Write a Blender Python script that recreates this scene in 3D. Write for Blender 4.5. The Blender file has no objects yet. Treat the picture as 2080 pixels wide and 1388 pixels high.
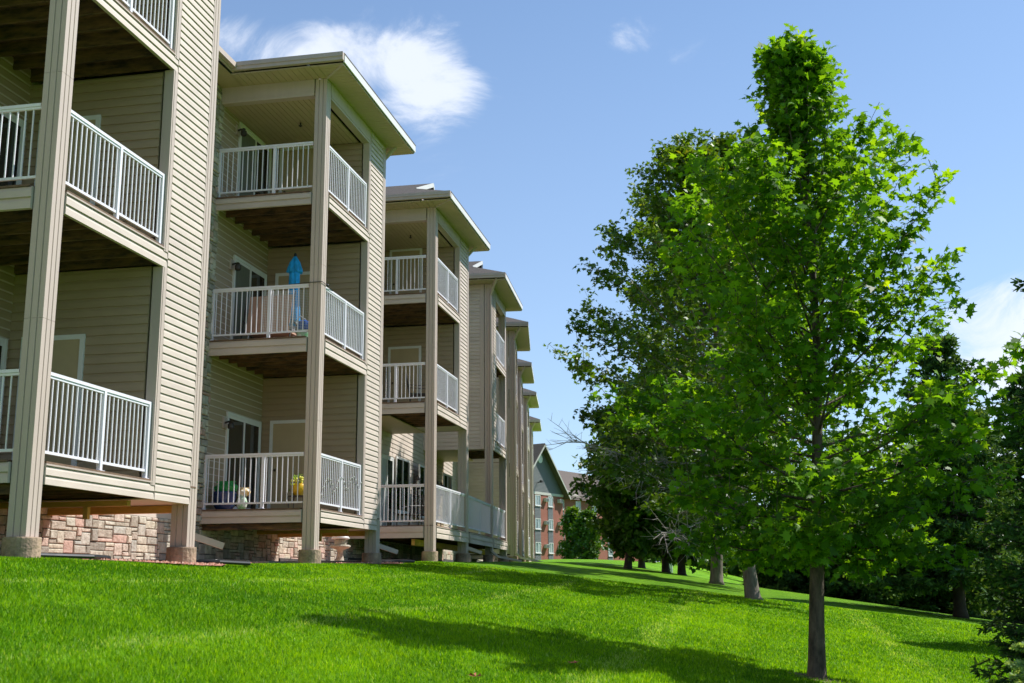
import bpy, math, random
import numpy as np
from mathutils import Vector, Matrix
R_ = math.radians
random.seed(7); RNG = np.random.default_rng(7)
S = bpy.context.scene
# ------------------------------------------------------------------ camera
cam_d = bpy.data.cameras.new('camera'); cam = bpy.data.objects.new('camera', cam_d)
S.collection.objects.link(cam); S.camera = cam
cam_d.sensor_width = 36.0; cam_d.lens = 40.67; cam_d.clip_start = 0.1; cam_d.clip_end = 6000
def cam_axes(pitch, roll, yaw):
    cp, sp = math.cos(pitch), math.sin(pitch)
    h = Vector((-math.sin(yaw), math.cos(yaw), 0)); r = Vector((math.cos(yaw), math.sin(yaw), 0)); z = Vector((0, 0, 1))
    fw = cp*h + sp*z; u = -sp*h + cp*z
    c, s = math.cos(roll), math.sin(roll)
    return c*r + s*u, -s*r + c*u, fw
cr, cu, cf = cam_axes(R_(11.85), R_(-0.38), R_(11.4))
M = Matrix((cr, cu, -cf)).transposed().to_4x4()
cam.matrix_world = M
cam_d.dof.use_dof = True; cam_d.dof.focus_distance = 22; cam_d.dof.aperture_fstop = 4.0
# ------------------------------------------------------------------ world, sun, exposure
SUNV = Vector((1.0, 0.72, 1.50)).normalized()
ELEV = math.asin(SUNV.z); ROT = math.atan2(SUNV.x, SUNV.y)
W = bpy.data.worlds.new('World'); S.world = W; W.use_nodes = True
nt = W.node_tree; nt.nodes.clear()
def N(nt, t, **kw):
    n = nt.nodes.new(t)
    for k, v in kw.items(): setattr(n, k, v)
    return n
def L(nt, a, b): nt.links.new(a, b)
def mth(nt, op, a, b=None, clamp=False):
    n = N(nt, 'ShaderNodeMath', operation=op); n.use_clamp = clamp
    for i, x in enumerate((a, b)):
        if x is None: continue
        if isinstance(x, (int, float)): n.inputs[i].default_value = x
        else: L(nt, x, n.inputs[i])
    return n.outputs[0]
def mixc(nt, fac, a, b, blend='MIX'):
    n = N(nt, 'ShaderNodeMix', data_type='RGBA', blend_type=blend)
    for i, x in ((0, fac), (6, a), (7, b)):
        if isinstance(x, (int, float)): n.inputs[i].default_value = x
        elif isinstance(x, tuple): n.inputs[i].default_value = (*x, 1) if len(x) == 3 else x
        else: L(nt, x, n.inputs[i])
    return n.outputs[2]
out = N(nt, 'ShaderNodeOutputWorld'); bg = N(nt, 'ShaderNodeBackground'); L(nt, bg.outputs[0], out.inputs[0])
sky = N(nt, 'ShaderNodeTexSky', sky_type='NISHITA'); sky.sun_disc = False
sky.sun_elevation = ELEV; sky.sun_rotation = ROT
sky.altitude = 200; sky.air_density = 1.0; sky.dust_density = 0.35; sky.ozone_density = 2.2
bg.inputs[1].default_value = 0.095
tc = N(nt, 'ShaderNodeTexCoord'); gen = tc.outputs['Generated']
# clouds: soft banks of noise in given directions of the sky
nz = N(nt, 'ShaderNodeTexNoise'); nz.inputs['Scale'].default_value = 9; nz.inputs['Detail'].default_value = 9; nz.inputs['Roughness'].default_value = 0.66; nz.inputs['Distortion'].default_value = 0.9
mp = N(nt, 'ShaderNodeMapping'); mp.inputs['Scale'].default_value = (1, 1, 1.5); L(nt, gen, mp.inputs[0]); L(nt, mp.outputs[0], nz.inputs['Vector'])
def bank(dx, dy, dz, size, amt, sx=1.0, sz=1.0):
    v = Vector((dx, dy, dz)).normalized()
    side = Vector((v.y, -v.x, 0)).normalized(); up = side.cross(v)
    def dot(w, s):
        n = N(nt, 'ShaderNodeVectorMath', operation='DOT_PRODUCT'); L(nt, gen, n.inputs[0]); n.inputs[1].default_value = w
        return mth(nt, 'MULTIPLY', n.outputs['Value'], 1.0/s)
    a = mth(nt, 'POWER', mth(nt, 'ABSOLUTE', dot(side, size*sx)), 2.0)
    b = mth(nt, 'POWER', mth(nt, 'ABSOLUTE', dot(up, size*sz)), 2.0)
    r = mth(nt, 'SUBTRACT', 1.0, mth(nt, 'ADD', a, b), clamp=True)
    front = N(nt, 'ShaderNodeVectorMath', operation='DOT_PRODUCT'); L(nt, gen, front.inputs[0]); front.inputs[1].default_value = v
    g = mth(nt, 'GREATER_THAN', front.outputs['Value'], 0.0)
    return mth(nt, 'MULTIPLY', mth(nt, 'MULTIPLY', r, g), amt)
BANKS = [(-.345, .83, .43, .085, 1.35, 1.5, .38), (-.268, .87, .425, .085, .78, 1.2, .5), (-.243, .885, .385, .085, 1.45, .6, 1.1), (-.28, .85, .458, .06, .7, 1.3, .4),
         (-.072, .89, .452, .04, .55, .8, .6), (-.012, .91, .432, .04, .6, 1.0, .55), (.235, .95, .19, .08, 2.2, 1.2, .7), (.30, .95, .12, .12, 1.7, 2.0, .6), (.10, .97, .05, .12, .9, 2.5, .5), (.22, .87, .46, .05, .5, 1.4, .5), (.17, .9, .30, .03, .25, 1.0, 1.0), (-.9, .2, .35, .15, 1.0, 1.4, .6), (.3, -.9, .3, .15, 1.1, 1.5, .5)]
acc = None
for b in BANKS:
    o = bank(*b); acc = o if acc is None else mth(nt, 'ADD', acc, o)
dens = mth(nt, 'ADD', mth(nt, 'MULTIPLY', acc, 0.58), mth(nt, 'MULTIPLY', mth(nt, 'SUBTRACT', nz.outputs[0], 0.53), 2.9))
acc_on = mth(nt, 'MULTIPLY', acc, 6.0, clamp=True)
rampn = N(nt, 'ShaderNodeMapRange'); rampn.inputs[1].default_value = 0.10; rampn.inputs[2].default_value = 1.25; rampn.interpolation_type = 'SMOOTHERSTEP'; L(nt, dens, rampn.inputs[0])
cfac = mth(nt, 'MULTIPLY', mth(nt, 'MULTIPLY', rampn.outputs[0], acc_on), 0.84, clamp=True)
skyc = mixc(nt, 1.0, sky.outputs[0], (0.89, 1.04, 1.12), 'MULTIPLY')
sepd = N(nt, 'ShaderNodeSeparateXYZ'); L(nt, gen, sepd.inputs[0])
hz = N(nt, 'ShaderNodeMapRange'); hz.inputs[1].default_value = 0.0; hz.inputs[2].default_value = 0.65; hz.inputs[3].default_value = 0.46; hz.inputs[4].default_value = 0.0; L(nt, sepd.outputs[2], hz.inputs[0])
hazec = mixc(nt, hz.outputs[0], skyc, (4.6, 5.6, 7.6))
L(nt, mixc(nt, cfac, hazec, (6.9, 7.3, 8.1)), bg.inputs[0])
sd = bpy.data.lights.new('sun', 'SUN'); sd.energy = 5.0; sd.angle = R_(0.53); sd.color = (1.0, 0.96, 0.91)
sun = bpy.data.objects.new('sun', sd); S.collection.objects.link(sun)
sun.rotation_euler = SUNV.to_track_quat('Z', 'Y').to_euler(); sun.location = (30, 20, 60)
S.view_settings.view_transform = 'Standard'; S.view_settings.look = 'None'; S.view_settings.exposure = 0.6; S.view_settings.gamma = 1.0
S.view_settings.use_curve_mapping = False
S.render.engine = 'CYCLES'
S.cycles.max_bounces = 8; S.cycles.diffuse_bounces = 4; S.cycles.transmission_bounces = 6; S.cycles.transparent_max_bounces = 8

# ------------------------------------------------------------------ materials
MATS = {}
def mat(name, col, rough=0.6, noise=0.0, nscale=8.0, bump=0.0, bscale=40.0, spec=0.5, col2=None, trans=0.0, attr=None, metal=0.0, stretch=None):
    """procedural principled material: base colour mottled by noise, optional per-face variation attribute, bump"""
    m = bpy.data.materials.new(name); m.use_nodes = True; t = m.node_tree; t.nodes.clear()
    o = N(t, 'ShaderNodeOutputMaterial'); p = N(t, 'ShaderNodeBsdfPrincipled')
    p.inputs['Roughness'].default_value = rough; p.inputs['Specular IOR Level'].default_value = spec; p.inputs['Metallic'].default_value = metal
    c = N(t, 'ShaderNodeTexCoord'); vec = c.outputs['Object']
    if stretch:
        mpn = N(t, 'ShaderNodeMapping'); mpn.inputs['Scale'].default_value = stretch; L(t, vec, mpn.inputs[0]); vec = mpn.outputs[0]
    base = (*col, 1)
    colsock = None
    if noise > 0 or col2:
        n = N(t, 'ShaderNodeTexNoise'); n.inputs['Scale'].default_value = nscale; n.inputs['Detail'].default_value = 6; n.inputs['Roughness'].default_value = 0.65; L(t, vec, n.inputs['Vector'])
        c2 = col2 or tuple(x*(1-noise) for x in col)
        mr = N(t, 'ShaderNodeMapRange'); mr.inputs[1].default_value = 0.35; mr.inputs[2].default_value = 0.65; L(t, n.outputs[0], mr.inputs[0])
        colsock = mixc(t, mr.outputs[0], col, c2)
    if attr:
        a = N(t, 'ShaderNodeAttribute', attribute_name='v')
        r = N(t, 'ShaderNodeValToRGB'); r.color_ramp.interpolation = 'LINEAR'
        els = r.color_ramp.elements
        for i, (pos, cc) in enumerate(attr):
            e = els[i] if i < 2 else els.new(pos)
            e.position = pos; e.color = (*cc, 1)
        L(t, a.outputs['Fac'], r.inputs[0])
        colsock = r.outputs[0] if colsock is None else mixc(t, 1.0, r.outputs[0], colsock, 'MULTIPLY')
    if colsock is None: p.inputs['Base Color'].default_value = base
    else: L(t, colsock, p.inputs['Base Color'])
    if bump > 0:
        n2 = N(t, 'ShaderNodeTexNoise'); n2.inputs['Scale'].default_value = bscale; n2.inputs['Detail'].default_value = 5; L(t, vec, n2.inputs['Vector'])
        b = N(t, 'ShaderNodeBump'); b.inputs['Strength'].default_value = bump; b.inputs['Distance'].default_value = 0.02; L(t, n2.outputs[0], b.inputs['Height']); L(t, b.outputs[0], p.inputs['Normal'])
    sh = p.outputs[0]
    if trans > 0:
        tr = N(t, 'ShaderNodeBsdfTranslucent')
        if colsock is None: tr.inputs[0].default_value = base
        else:
            hs = mixc(t, 1.0, colsock, (1.75, 1.45, 0.5), 'MULTIPLY'); L(t, hs, tr.inputs[0])
        mx = N(t, 'ShaderNodeMixShader'); mx.inputs[0].default_value = trans
        L(t, p.outputs[0], mx.inputs[1]); L(t, tr.outputs[0], mx.inputs[2]); sh = mx.outputs[0]
    L(t, sh, o.inputs[0]); MATS[name] = m; return m
mat('siding_shaded', (0.35, 0.265, 0.165), 0.6, noise=0.12, nscale=1.3, bump=0.10, bscale=60, stretch=(1, 1, 3))  # copy of the siding with balcony shade darkened into its colour
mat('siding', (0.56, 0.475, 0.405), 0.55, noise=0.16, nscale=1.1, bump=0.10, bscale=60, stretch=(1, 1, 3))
mat('trim', (0.49, 0.40, 0.345), 0.5, noise=0.08, nscale=1.5, bump=0.05, bscale=60, stretch=(4, 4, .5))
mat('soffit', (0.44, 0.36, 0.215), 0.6, noise=0.08, nscale=2)
mat('white_metal', (0.74, 0.725, 0.78), 0.38, noise=0.05, nscale=6)
mat('white_frame', (0.66, 0.66, 0.64), 0.45, noise=0.06, nscale=6)
mat('door_paint', (0.42, 0.33, 0.19), 0.55, noise=0.08, nscale=3)
mat('shingle', (0.075, 0.062, 0.052), 0.9, noise=0.55, nscale=14, bump=0.7, bscale=25)
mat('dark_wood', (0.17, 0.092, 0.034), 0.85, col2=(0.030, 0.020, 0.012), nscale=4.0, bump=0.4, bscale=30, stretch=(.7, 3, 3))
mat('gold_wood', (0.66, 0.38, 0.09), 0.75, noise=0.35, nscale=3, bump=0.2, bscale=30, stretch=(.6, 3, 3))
mat('deck_wood', (0.20, 0.12, 0.075), 0.85, noise=0.5, nscale=5, bump=0.3, bscale=40)
mat('concrete', (0.44, 0.31, 0.21), 0.9, col2=(0.17, 0.125, 0.09), nscale=4.5, bump=0.8, bscale=22)
mat('foundation', (0.06, 0.058, 0.055), 0.9, noise=0.5, nscale=5, bump=0.6, bscale=16)
mat('mortar', (0.10, 0.09, 0.08), 0.95, noise=0.4, nscale=20)
mat('stone', (1, 1, 1), 0.85, col2=(0.62, 0.60, 0.57), nscale=9, bump=0.9, bscale=24,
    attr=[(0, (0.26, 0.235, 0.195)), (1, (0.46, 0.30, 0.24)), (0.15, (0.40, 0.36, 0.30)), (0.30, (0.60, 0.53, 0.41)), (0.45, (0.36, 0.355, 0.32)), (0.60, (0.64, 0.56, 0.45)), (0.72, (0.32, 0.28, 0.22)), (0.84, (0.56, 0.46, 0.38)), (0.93, (0.52, 0.35, 0.285))])
mat('gravel', (1, 1, 1), 0.9, noise=0.2, nscale=30, bump=0.4, bscale=40, attr=[(0, (0.45, 0.20, 0.13)), (1, (0.62, 0.42, 0.32)), (0.5, (0.60, 0.30, 0.21))])
mat('black_plastic', (0.018, 0.020, 0.022), 0.4, noise=0.3, nscale=10)
mat('dark_metal', (0.035, 0.028, 0.022), 0.5, noise=0.3, nscale=10)
mat('glass_dark', (0.012, 0.016, 0.015), 0.04, noise=0.4, nscale=1.2, spec=0.8)
mat('curtain', (0.13, 0.14, 0.105), 0.5, noise=0.25, nscale=4, spec=0.6, stretch=(8, 8, .3))
mat('blind', (0.42, 0.46, 0.44), 0.45, noise=0.25, nscale=5, spec=0.6, stretch=(8, 8, .3))
mat('umbrella_cloth', (0.01, 0.40, 0.90), 0.7, noise=0.35, nscale=6)
mat('sling', (0.52, 0.31, 0.22), 0.8, noise=0.15, nscale=8, bump=.1)
mat('blue_plastic', (0.01, 0.09, 0.42), 0.35, noise=0.1, nscale=5)
mat('navy_ceramic', (0.02, 0.045, 0.15), 0.25, noise=0.2, nscale=5)
mat('green_bag', (0.02, 0.30, 0.07), 0.4, noise=0.25, nscale=9)
mat('yellow_bag', (0.75, 0.42, 0.03), 0.4, col2=(0.80, 0.78, 0.70), nscale=9)
mat('white_bag', (0.75, 0.76, 0.72), 0.4, col2=(0.08, 0.42, 0.10), nscale=7)
mat('yellow_pot', (0.70, 0.42, 0.01), 0.35, noise=0.15, nscale=5)
mat('petal', (0.80, 0.72, 0.12), 0.6, noise=0.1)
mat('pale_stone', (0.46, 0.42, 0.33), 0.85, noise=0.35, nscale=10, bump=0.4)
mat('paver', (0.34, 0.30, 0.25), 0.9, noise=0.4, nscale=5, bump=0.5)
mat('cord', (0.03, 0.03, 0.03), 0.5, noise=0.1)
mat('bulb', (0.8, 0.8, 0.75), 0.2, noise=0.05)
mat('net', (0.5, 0.52, 0.5), 0.6, noise=0.1)
mat('brass', (0.10, 0.065, 0.035), 0.35, noise=0.3, metal=.6)
mat('fallen', (0.34, 0.09, 0.03), 0.8, noise=0.4, nscale=20)
mat('bark_young', (0.15, 0.112, 0.080), 0.9, col2=(0.038, 0.029, 0.021), nscale=7, bump=0.8, bscale=22, stretch=(1.6, 1.6, .6))
mat('bark_grey', (0.22, 0.18, 0.14), 0.9, col2=(0.10, 0.08, 0.06), nscale=6, bump=0.9, bscale=18, stretch=(1.6, 1.6, .4))
mat('bark_dark', (0.06, 0.045, 0.035), 0.9, noise=0.5, nscale=6, bump=0.8, bscale=18)
mat('dead_wood', (0.42, 0.36, 0.33), 0.85, noise=0.3, nscale=12)
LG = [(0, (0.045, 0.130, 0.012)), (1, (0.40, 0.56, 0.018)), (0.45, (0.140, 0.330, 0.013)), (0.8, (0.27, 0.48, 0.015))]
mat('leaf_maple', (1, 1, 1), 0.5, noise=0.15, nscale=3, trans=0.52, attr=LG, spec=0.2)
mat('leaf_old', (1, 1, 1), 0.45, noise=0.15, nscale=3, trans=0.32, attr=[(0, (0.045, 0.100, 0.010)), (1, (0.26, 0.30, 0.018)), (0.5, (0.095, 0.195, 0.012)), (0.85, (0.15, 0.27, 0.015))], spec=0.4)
mat('leaf_far', (1, 1, 1), 0.5, noise=0.15, nscale=3, trans=0.28, attr=[(0, (0.035, 0.090, 0.012)), (1, (0.20, 0.33, 0.02)), (0.5, (0.080, 0.175, 0.014))], spec=0.35)
mat('needle', (1, 1, 1), 0.8, noise=0.1, nscale=3, trans=0.25, attr=[(0, (0.032, 0.080, 0.022)), (1, (0.20, 0.32, 0.07)), (0.5, (0.075, 0.160, 0.045))], spec=0.12)
mat('needle_near', (1, 1, 1), 0.5, noise=0.1, nscale=3, trans=0.45, attr=[(0, (0.14, 0.26, 0.09)), (1, (0.45, 0.58, 0.26)), (0.5, (0.25, 0.40, 0.16))], spec=0.4)
mat('blade', (1, 1, 1), 0.6, noise=0.2, nscale=1.2, trans=0.42, attr=[(0, (0.055, 0.190, 0.002)), (1, (0.42, 0.56, 0.20)), (0.5, (0.200, 0.440, 0.003)), (0.90, (0.33, 0.58, 0.006))], spec=0.15)
# brick
def brick_mat():
    m = bpy.data.materials.new('red_brick'); m.use_nodes = True; t = m.node_tree; p = t.nodes['Principled BSDF']
    c = N(t, 'ShaderNodeTexCoord'); sep = N(t, 'ShaderNodeSeparateXYZ'); L(t, c.outputs['Object'], sep.inputs[0])
    comb = N(t, 'ShaderNodeCombineXYZ'); L(t, mth(t, 'ADD', sep.outputs[0], sep.outputs[1]), comb.inputs[0]); L(t, sep.outputs[2], comb.inputs[1])
    b = N(t, 'ShaderNodeTexBrick'); L(t, comb.outputs[0], b.inputs['Vector']); b.inputs['Scale'].default_value = 4.0
    b.inputs['Color1'].default_value = (0.27, 0.070, 0.045, 1); b.inputs['Color2'].default_value = (0.24, 0.052, 0.030, 1); b.inputs['Mortar'].default_value = (0.30, 0.19, 0.14, 1); b.inputs['Mortar Size'].default_value = 0.02
    n = N(t, 'ShaderNodeTexNoise'); n.inputs['Scale'].default_value = 1.5; L(t, c.outputs['Object'], n.inputs['Vector'])
    L(t, mixc(t, n.outputs[0], b.outputs[0], (0.29, 0.105, 0.07)), p.inputs['Base Color']); p.inputs['Roughness'].default_value = .9
    MATS['red_brick'] = m
brick_mat()
mat('grey_siding', (0.13, 0.14, 0.135), 0.6, noise=0.12, nscale=1)
mat('grey_trim', (0.50, 0.49, 0.44), 0.6, noise=0.1, nscale=1)
mat('roof_brown', (0.105, 0.080, 0.064), 0.9, noise=0.35, nscale=6, bump=0.5, bscale=6)
mat('roof_tan', (0.30, 0.27, 0.22), 0.9, noise=0.25, nscale=6, bump=0.4, bscale=6)
mat('window_pane', (0.10, 0.15, 0.17), 0.1, col2=(0.45, 0.52, 0.52), nscale=.9, spec=.8, stretch=(1, 1, .3))
def lawn_mat():
    m = bpy.data.materials.new('lawn_ground'); m.use_nodes = True; t = m.node_tree; p = t.nodes['Principled BSDF']
    c = N(t, 'ShaderNodeTexCoord'); o = c.outputs['Object']
    n1 = N(t, 'ShaderNodeTexNoise'); n1.inputs['Scale'].default_value = 0.35; n1.inputs['Detail'].default_value = 5; L(t, o, n1.inputs[0])
    mpn = N(t, 'ShaderNodeMapping'); mpn.inputs['Scale'].default_value = (1, .35, 1); L(t, o, mpn.inputs[0])
    n2 = N(t, 'ShaderNodeTexNoise'); n2.inputs['Scale'].default_value = 14; n2.inputs['Detail'].default_value = 8; n2.inputs['Roughness'].default_value = .75; L(t, mpn.outputs[0], n2.inputs[0])
    n3 = N(t, 'ShaderNodeTexNoise'); n3.inputs['Scale'].default_value = 120; n3.inputs['Detail'].default_value = 4; L(t, o, n3.inputs[0])
    r1 = N(t, 'ShaderNodeMapRange'); r1.inputs[1].default_value = .35; r1.inputs[2].default_value = .65; L(t, n1.outputs[0], r1.inputs[0])
    r2 = N(t, 'ShaderNodeMapRange'); r2.inputs[1].default_value = .3; r2.inputs[2].default_value = .7; L(t, n2.outputs[0], r2.inputs[0])
    a = mixc(t, r1.outputs[0], (0.115, 0.300, 0.003), (0.185, 0.42, 0.004))
    b = mixc(t, mth(t, 'MULTIPLY', r2.outputs[0], .55), a, (0.075, 0.19, 0.003))
    # mowing passes: broad soft bands of laid-over grass
    w = N(t, 'ShaderNodeTexWave', wave_type='BANDS', bands_direction='X'); w.inputs['Scale'].default_value = .38; w.inputs['Distortion'].default_value = .5; w.inputs['Detail'].default_value = 2
    mp2 = N(t, 'ShaderNodeMapping'); mp2.inputs['Rotation'].default_value = (0, 0, 0); L(t, o, mp2.inputs[0]); L(t, mp2.outputs[0], w.inputs[0])
    cc = mixc(t, mth(t, 'MULTIPLY', w.outputs['Fac'], .22), b, (0.22, 0.42, 0.02))
    L(t, cc, p.inputs['Base Color']); p.inputs['Roughness'].default_value = .75; p.inputs['Specular IOR Level'].default_value = .08
    bm = N(t, 'ShaderNodeBump'); bm.inputs['Strength'].default_value = .9; bm.inputs['Distance'].default_value = .06
    L(t, mth(t, 'ADD', n2.outputs[0], n3.outputs[0]), bm.inputs['Height']); L(t, bm.outputs[0], p.inputs['Normal'])
    MATS['lawn_ground'] = m
lawn_mat()

# ------------------------------------------------------------------ helpers
def ident(u, v, z): return (u, v, z)
class MB:
    def __init__(s, tf=ident): s.v = []; s.f = []; s.a = []; s.tf = tf; s.hasa = False
    def face(s, pts, a=0.0):
        n = len(s.v); s.v += [s.tf(*p) for p in pts]; s.f.append(tuple(range(n, n+len(pts)))); s.a.append(a)
    def box(s, x0, x1, y0, y1, z0, z1, a=0.0):
        n = len(s.v)
        s.v += [s.tf(*p) for p in ((x0, y0, z0), (x1, y0, z0), (x1, y1, z0), (x0, y1, z0), (x0, y0, z1), (x1, y0, z1), (x1, y1, z1), (x0, y1, z1))]
        for q in ((0, 3, 2, 1), (4, 5, 6, 7), (0, 1, 5, 4), (1, 2, 6, 5), (2, 3, 7, 6), (3, 0, 4, 7)):
            s.f.append(tuple(n+i for i in q)); s.a.append(a)
    def beam(s, p, q, w, h):       # box from p to q (any direction), w across, h up
        p, q = Vector(p), Vector(q); d = (q-p).normalized()
        r = d.cross(Vector((0, 0, 1))); r = Vector((1, 0, 0)) if r.length < 1e-4 else r.normalized(); u = r.cross(d)
        n = len(s.v)
        for e in (p, q):
            for a, b in ((-1, -1), (1, -1), (1, 1), (-1, 1)):
                s.v.append(s.tf(*(e + r*a*w/2 + u*b*h/2)))
        for f in ((0, 1, 2, 3), (7, 6, 5, 4), (0, 4, 5, 1), (1, 5, 6, 2), (2, 6, 7, 3), (3, 7, 4, 0)):
            s.f.append(tuple(n+i for i in f)); s.a.append(0.0)
    def tube(s, pts, rad, k=8, cap=True, a=0.0):
        pts = [Vector(p) for p in pts]; rad = rad if isinstance(rad, (list, tuple)) else [rad]*len(pts)
        n0 = len(s.v); up = Vector((0, 0, 1)); prev = None
        for i, p in enumerate(pts):
            d = (pts[min(i+1, len(pts)-1)] - pts[max(i-1, 0)]); d = d.normalized() if d.length > 1e-9 else Vector((0, 0, 1))
            if prev is None:
                r = d.cross(Vector((0, 1, 0)) if abs(d.z) > .9 else up).normalized()
            else:
                r = (prev - d*prev.dot(d)); r = r.normalized() if r.length > 1e-6 else prev
            prev = r; u = d.cross(r)
            for j in range(k):
                t = 2*math.pi*j/k; s.v.append(s.tf(*(p + (r*math.cos(t)+u*math.sin(t))*rad[i])))
        for i in range(len(pts)-1):
            for j in range(k):
                a0 = n0+i*k+j; a1 = n0+i*k+(j+1) % k
                s.f.append((a0, a1, a1+k, a0+k)); s.a.append(a)
        if cap:
            s.f.append(tuple(n0+j for j in reversed(range(k)))); s.f.append(tuple(n0+(len(pts)-1)*k+j for j in range(k))); s.a += [a, a]
    def lathe(s, c, prof, k=16, wob=None):
        n0 = len(s.v)
        for i, (r, z) in enumerate(prof):
            for j in range(k):
                t = 2*math.pi*j/k; rr = r*(wob(t, i) if wob else 1)
                s.v.append(s.tf(c[0]+rr*math.cos(t), c[1]+rr*math.sin(t), c[2]+z))
        for i in range(len(prof)-1):
            for j in range(k):
                a0 = n0+i*k+j; a1 = n0+i*k+(j+1) % k; s.f.append((a0, a1, a1+k, a0+k)); s.a.append(0.0)
        s.f.append(tuple(n0+j for j in reversed(range(k)))); s.f.append(tuple(n0+(len(prof)-1)*k+j for j in range(k))); s.a += [0, 0]
    def slab(s, pts, dz):
        n = len(pts); t = [tuple(p) for p in pts]; b = [(p[0], p[1], p[2]-dz) for p in pts]
        s.face(t); s.face(b[::-1])
        for i in range(n): s.face([t[i], b[i], b[(i+1) % n], t[(i+1) % n]])
    def blob(s, c, r, sx=1, sy=1, sz=1, k=10, m=6, jit=0.1):
        n0 = len(s.v)
        for i in range(m+1):
            th = math.pi*i/m
            for j in range(k):
                ph = 2*math.pi*j/k; q = r*(1+random.uniform(-jit, jit)) if 0 < i < m else r
                s.v.append(s.tf(c[0]+q*sx*math.sin(th)*math.cos(ph), c[1]+q*sy*math.sin(th)*math.sin(ph), c[2]+q*sz*math.cos(th)))
        for i in range(m):
            for j in range(k):
                a0 = n0+i*k+j; a1 = n0+i*k+(j+1) % k; s.f.append((a0, a1, a1+k, a0+k)); s.a.append(0.0)
    def build(s, name, m, parent=None, smooth=False):
        me = bpy.data.meshes.new(name); me.from_pydata(s.v, [], s.f); me.materials.append(MATS[m])
        if any(s.a):
            at = me.attributes.new('v', 'FLOAT', 'FACE'); at.data.foreach_set('value', s.a)
        if smooth: me.polygons.foreach_set('use_smooth', [True]*len(me.polygons))
        me.update()
        o = bpy.data.objects.new(name, me); S.collection.objects.link(o)
        if parent is not None:
            o.parent = parent
            r = parent
            while r.parent: r = r.parent
            if parent is r and not r.get('_c'): o.location = -r.location
            elif parent is r: o.location = (0, 0, 0)
        return o
def tag(o, label=None, cat=None, group=None, kind=None):
    for k, v in (('label', label), ('category', cat), ('group', group), ('kind', kind)):
        if v: o[k] = v
    return o
def thing(name, loc, label, cat, group=None):
    o = bpy.data.objects.new(name, None); o.empty_display_size = .3; S.collection.objects.link(o); o.location = loc
    return tag(o, label, cat, group)
def frame(O, yaw):
    s, c = math.sin(yaw), math.cos(yaw)
    return lambda u, v, z: (O[0]+u*s+v*c, O[1]+u*c-v*s, z)

# ------------------------------------------------------------------ ground
def zedge(y): return np.interp(y, [-30, 0, 11.9, 15.7, 20.8, 24.5, 29.2, 33, 40, 300], [-.05, .22, .315, .285, .385, .43, .575, .64, .765, 4.795])
def bed_edge(y): return np.interp(y, [11, 12.2, 13.5, 14.8, 16.2, 17.6, 20, 22, 24, 25.5, 27, 29], [-8.9, -8.5, -8.05, -7.72, -7.60, -8.25, -8.9, -8.8, -8.05, -7.62, -8.3, -8.9])
def ground(x, y):
    x = np.asarray(x, float); y = np.asarray(y, float)
    sl = np.interp(y, [-5, 6, 14, 29, 60], [.19, .175, .158, .120, .118])
    dx = np.clip(x+8.0, 0, 30); soft = dx - .3*(1-np.exp(-dx/.3))    # eases in at the building line
    z = zedge(y) - sl*soft*1.035
    yc = 42 - np.where(x < 0, 3.0, 1.2)*x
    t = np.clip(y-yc, 0, None); z = z - .04*t*t/(t+8)
    z = z + .036*np.clip(y-74, 0, 120)*np.clip((x+20)/8, 0, 1)
    z = np.where(y > 180, z - .0155*(y-180) + .03*np.clip(y-180, 0, 200)*0, z)
    return z
xs = np.concatenate([[-2500, -900, -400, -200], np.arange(-120, -20, 4), np.arange(-20, 14, .5), np.arange(14, 60, 2), [70, 90, 120, 200, 400, 900, 2500]])
ys = np.concatenate([[-1500, -500, -150, -60], np.arange(-30, 0, 2), np.arange(0, 60, .5), np.arange(60, 200, 2), [220, 260, 320, 450, 800, 1500, 3500]])
X, Y = np.meshgrid(xs, ys); Z = ground(np.clip(X, -60, 60), np.clip(Y, -10, 230))
nx, ny = len(xs), len(ys)
me = bpy.data.meshes.new('lawn')
idx = np.arange(nx*ny).reshape(ny, nx)
fc = np.stack([idx[:-1, :-1], idx[:-1, 1:], idx[1:, 1:], idx[1:, :-1]], -1).reshape(-1, 4)
me.from_pydata(np.stack([X, Y, Z], -1).reshape(-1, 3).tolist(), [], fc.tolist()); me.materials.append(MATS['lawn_ground'])
me.polygons.foreach_set('use_smooth', [True]*len(me.polygons)); me.update()
lawn = bpy.data.objects.new('lawn', me); S.collection.objects.link(lawn); tag(lawn, kind='structure')

def raw_mesh(name, V, polys_n, loops, m, fattr=None, smooth=False):
    """fast mesh from arrays: V (n,3); polys all with polys_n corners; loops flat indices"""
    me = bpy.data.meshes.new(name); nf = len(loops)//polys_n
    me.vertices.add(len(V)); me.vertices.foreach_set('co', np.asarray(V, np.float32).ravel())
    me.loops.add(len(loops)); me.loops.foreach_set('vertex_index', np.asarray(loops, np.int32))
    me.polygons.add(nf); me.polygons.foreach_set('loop_start', np.arange(0, nf*polys_n, polys_n, dtype=np.int32))
    me.materials.append(MATS[m])
    me.update(calc_edges=True)
    if fattr is not None:
        at = me.attributes.new('v', 'FLOAT', 'FACE'); at.data.foreach_set('value', np.asarray(fattr, np.float32))
    return me
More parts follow.
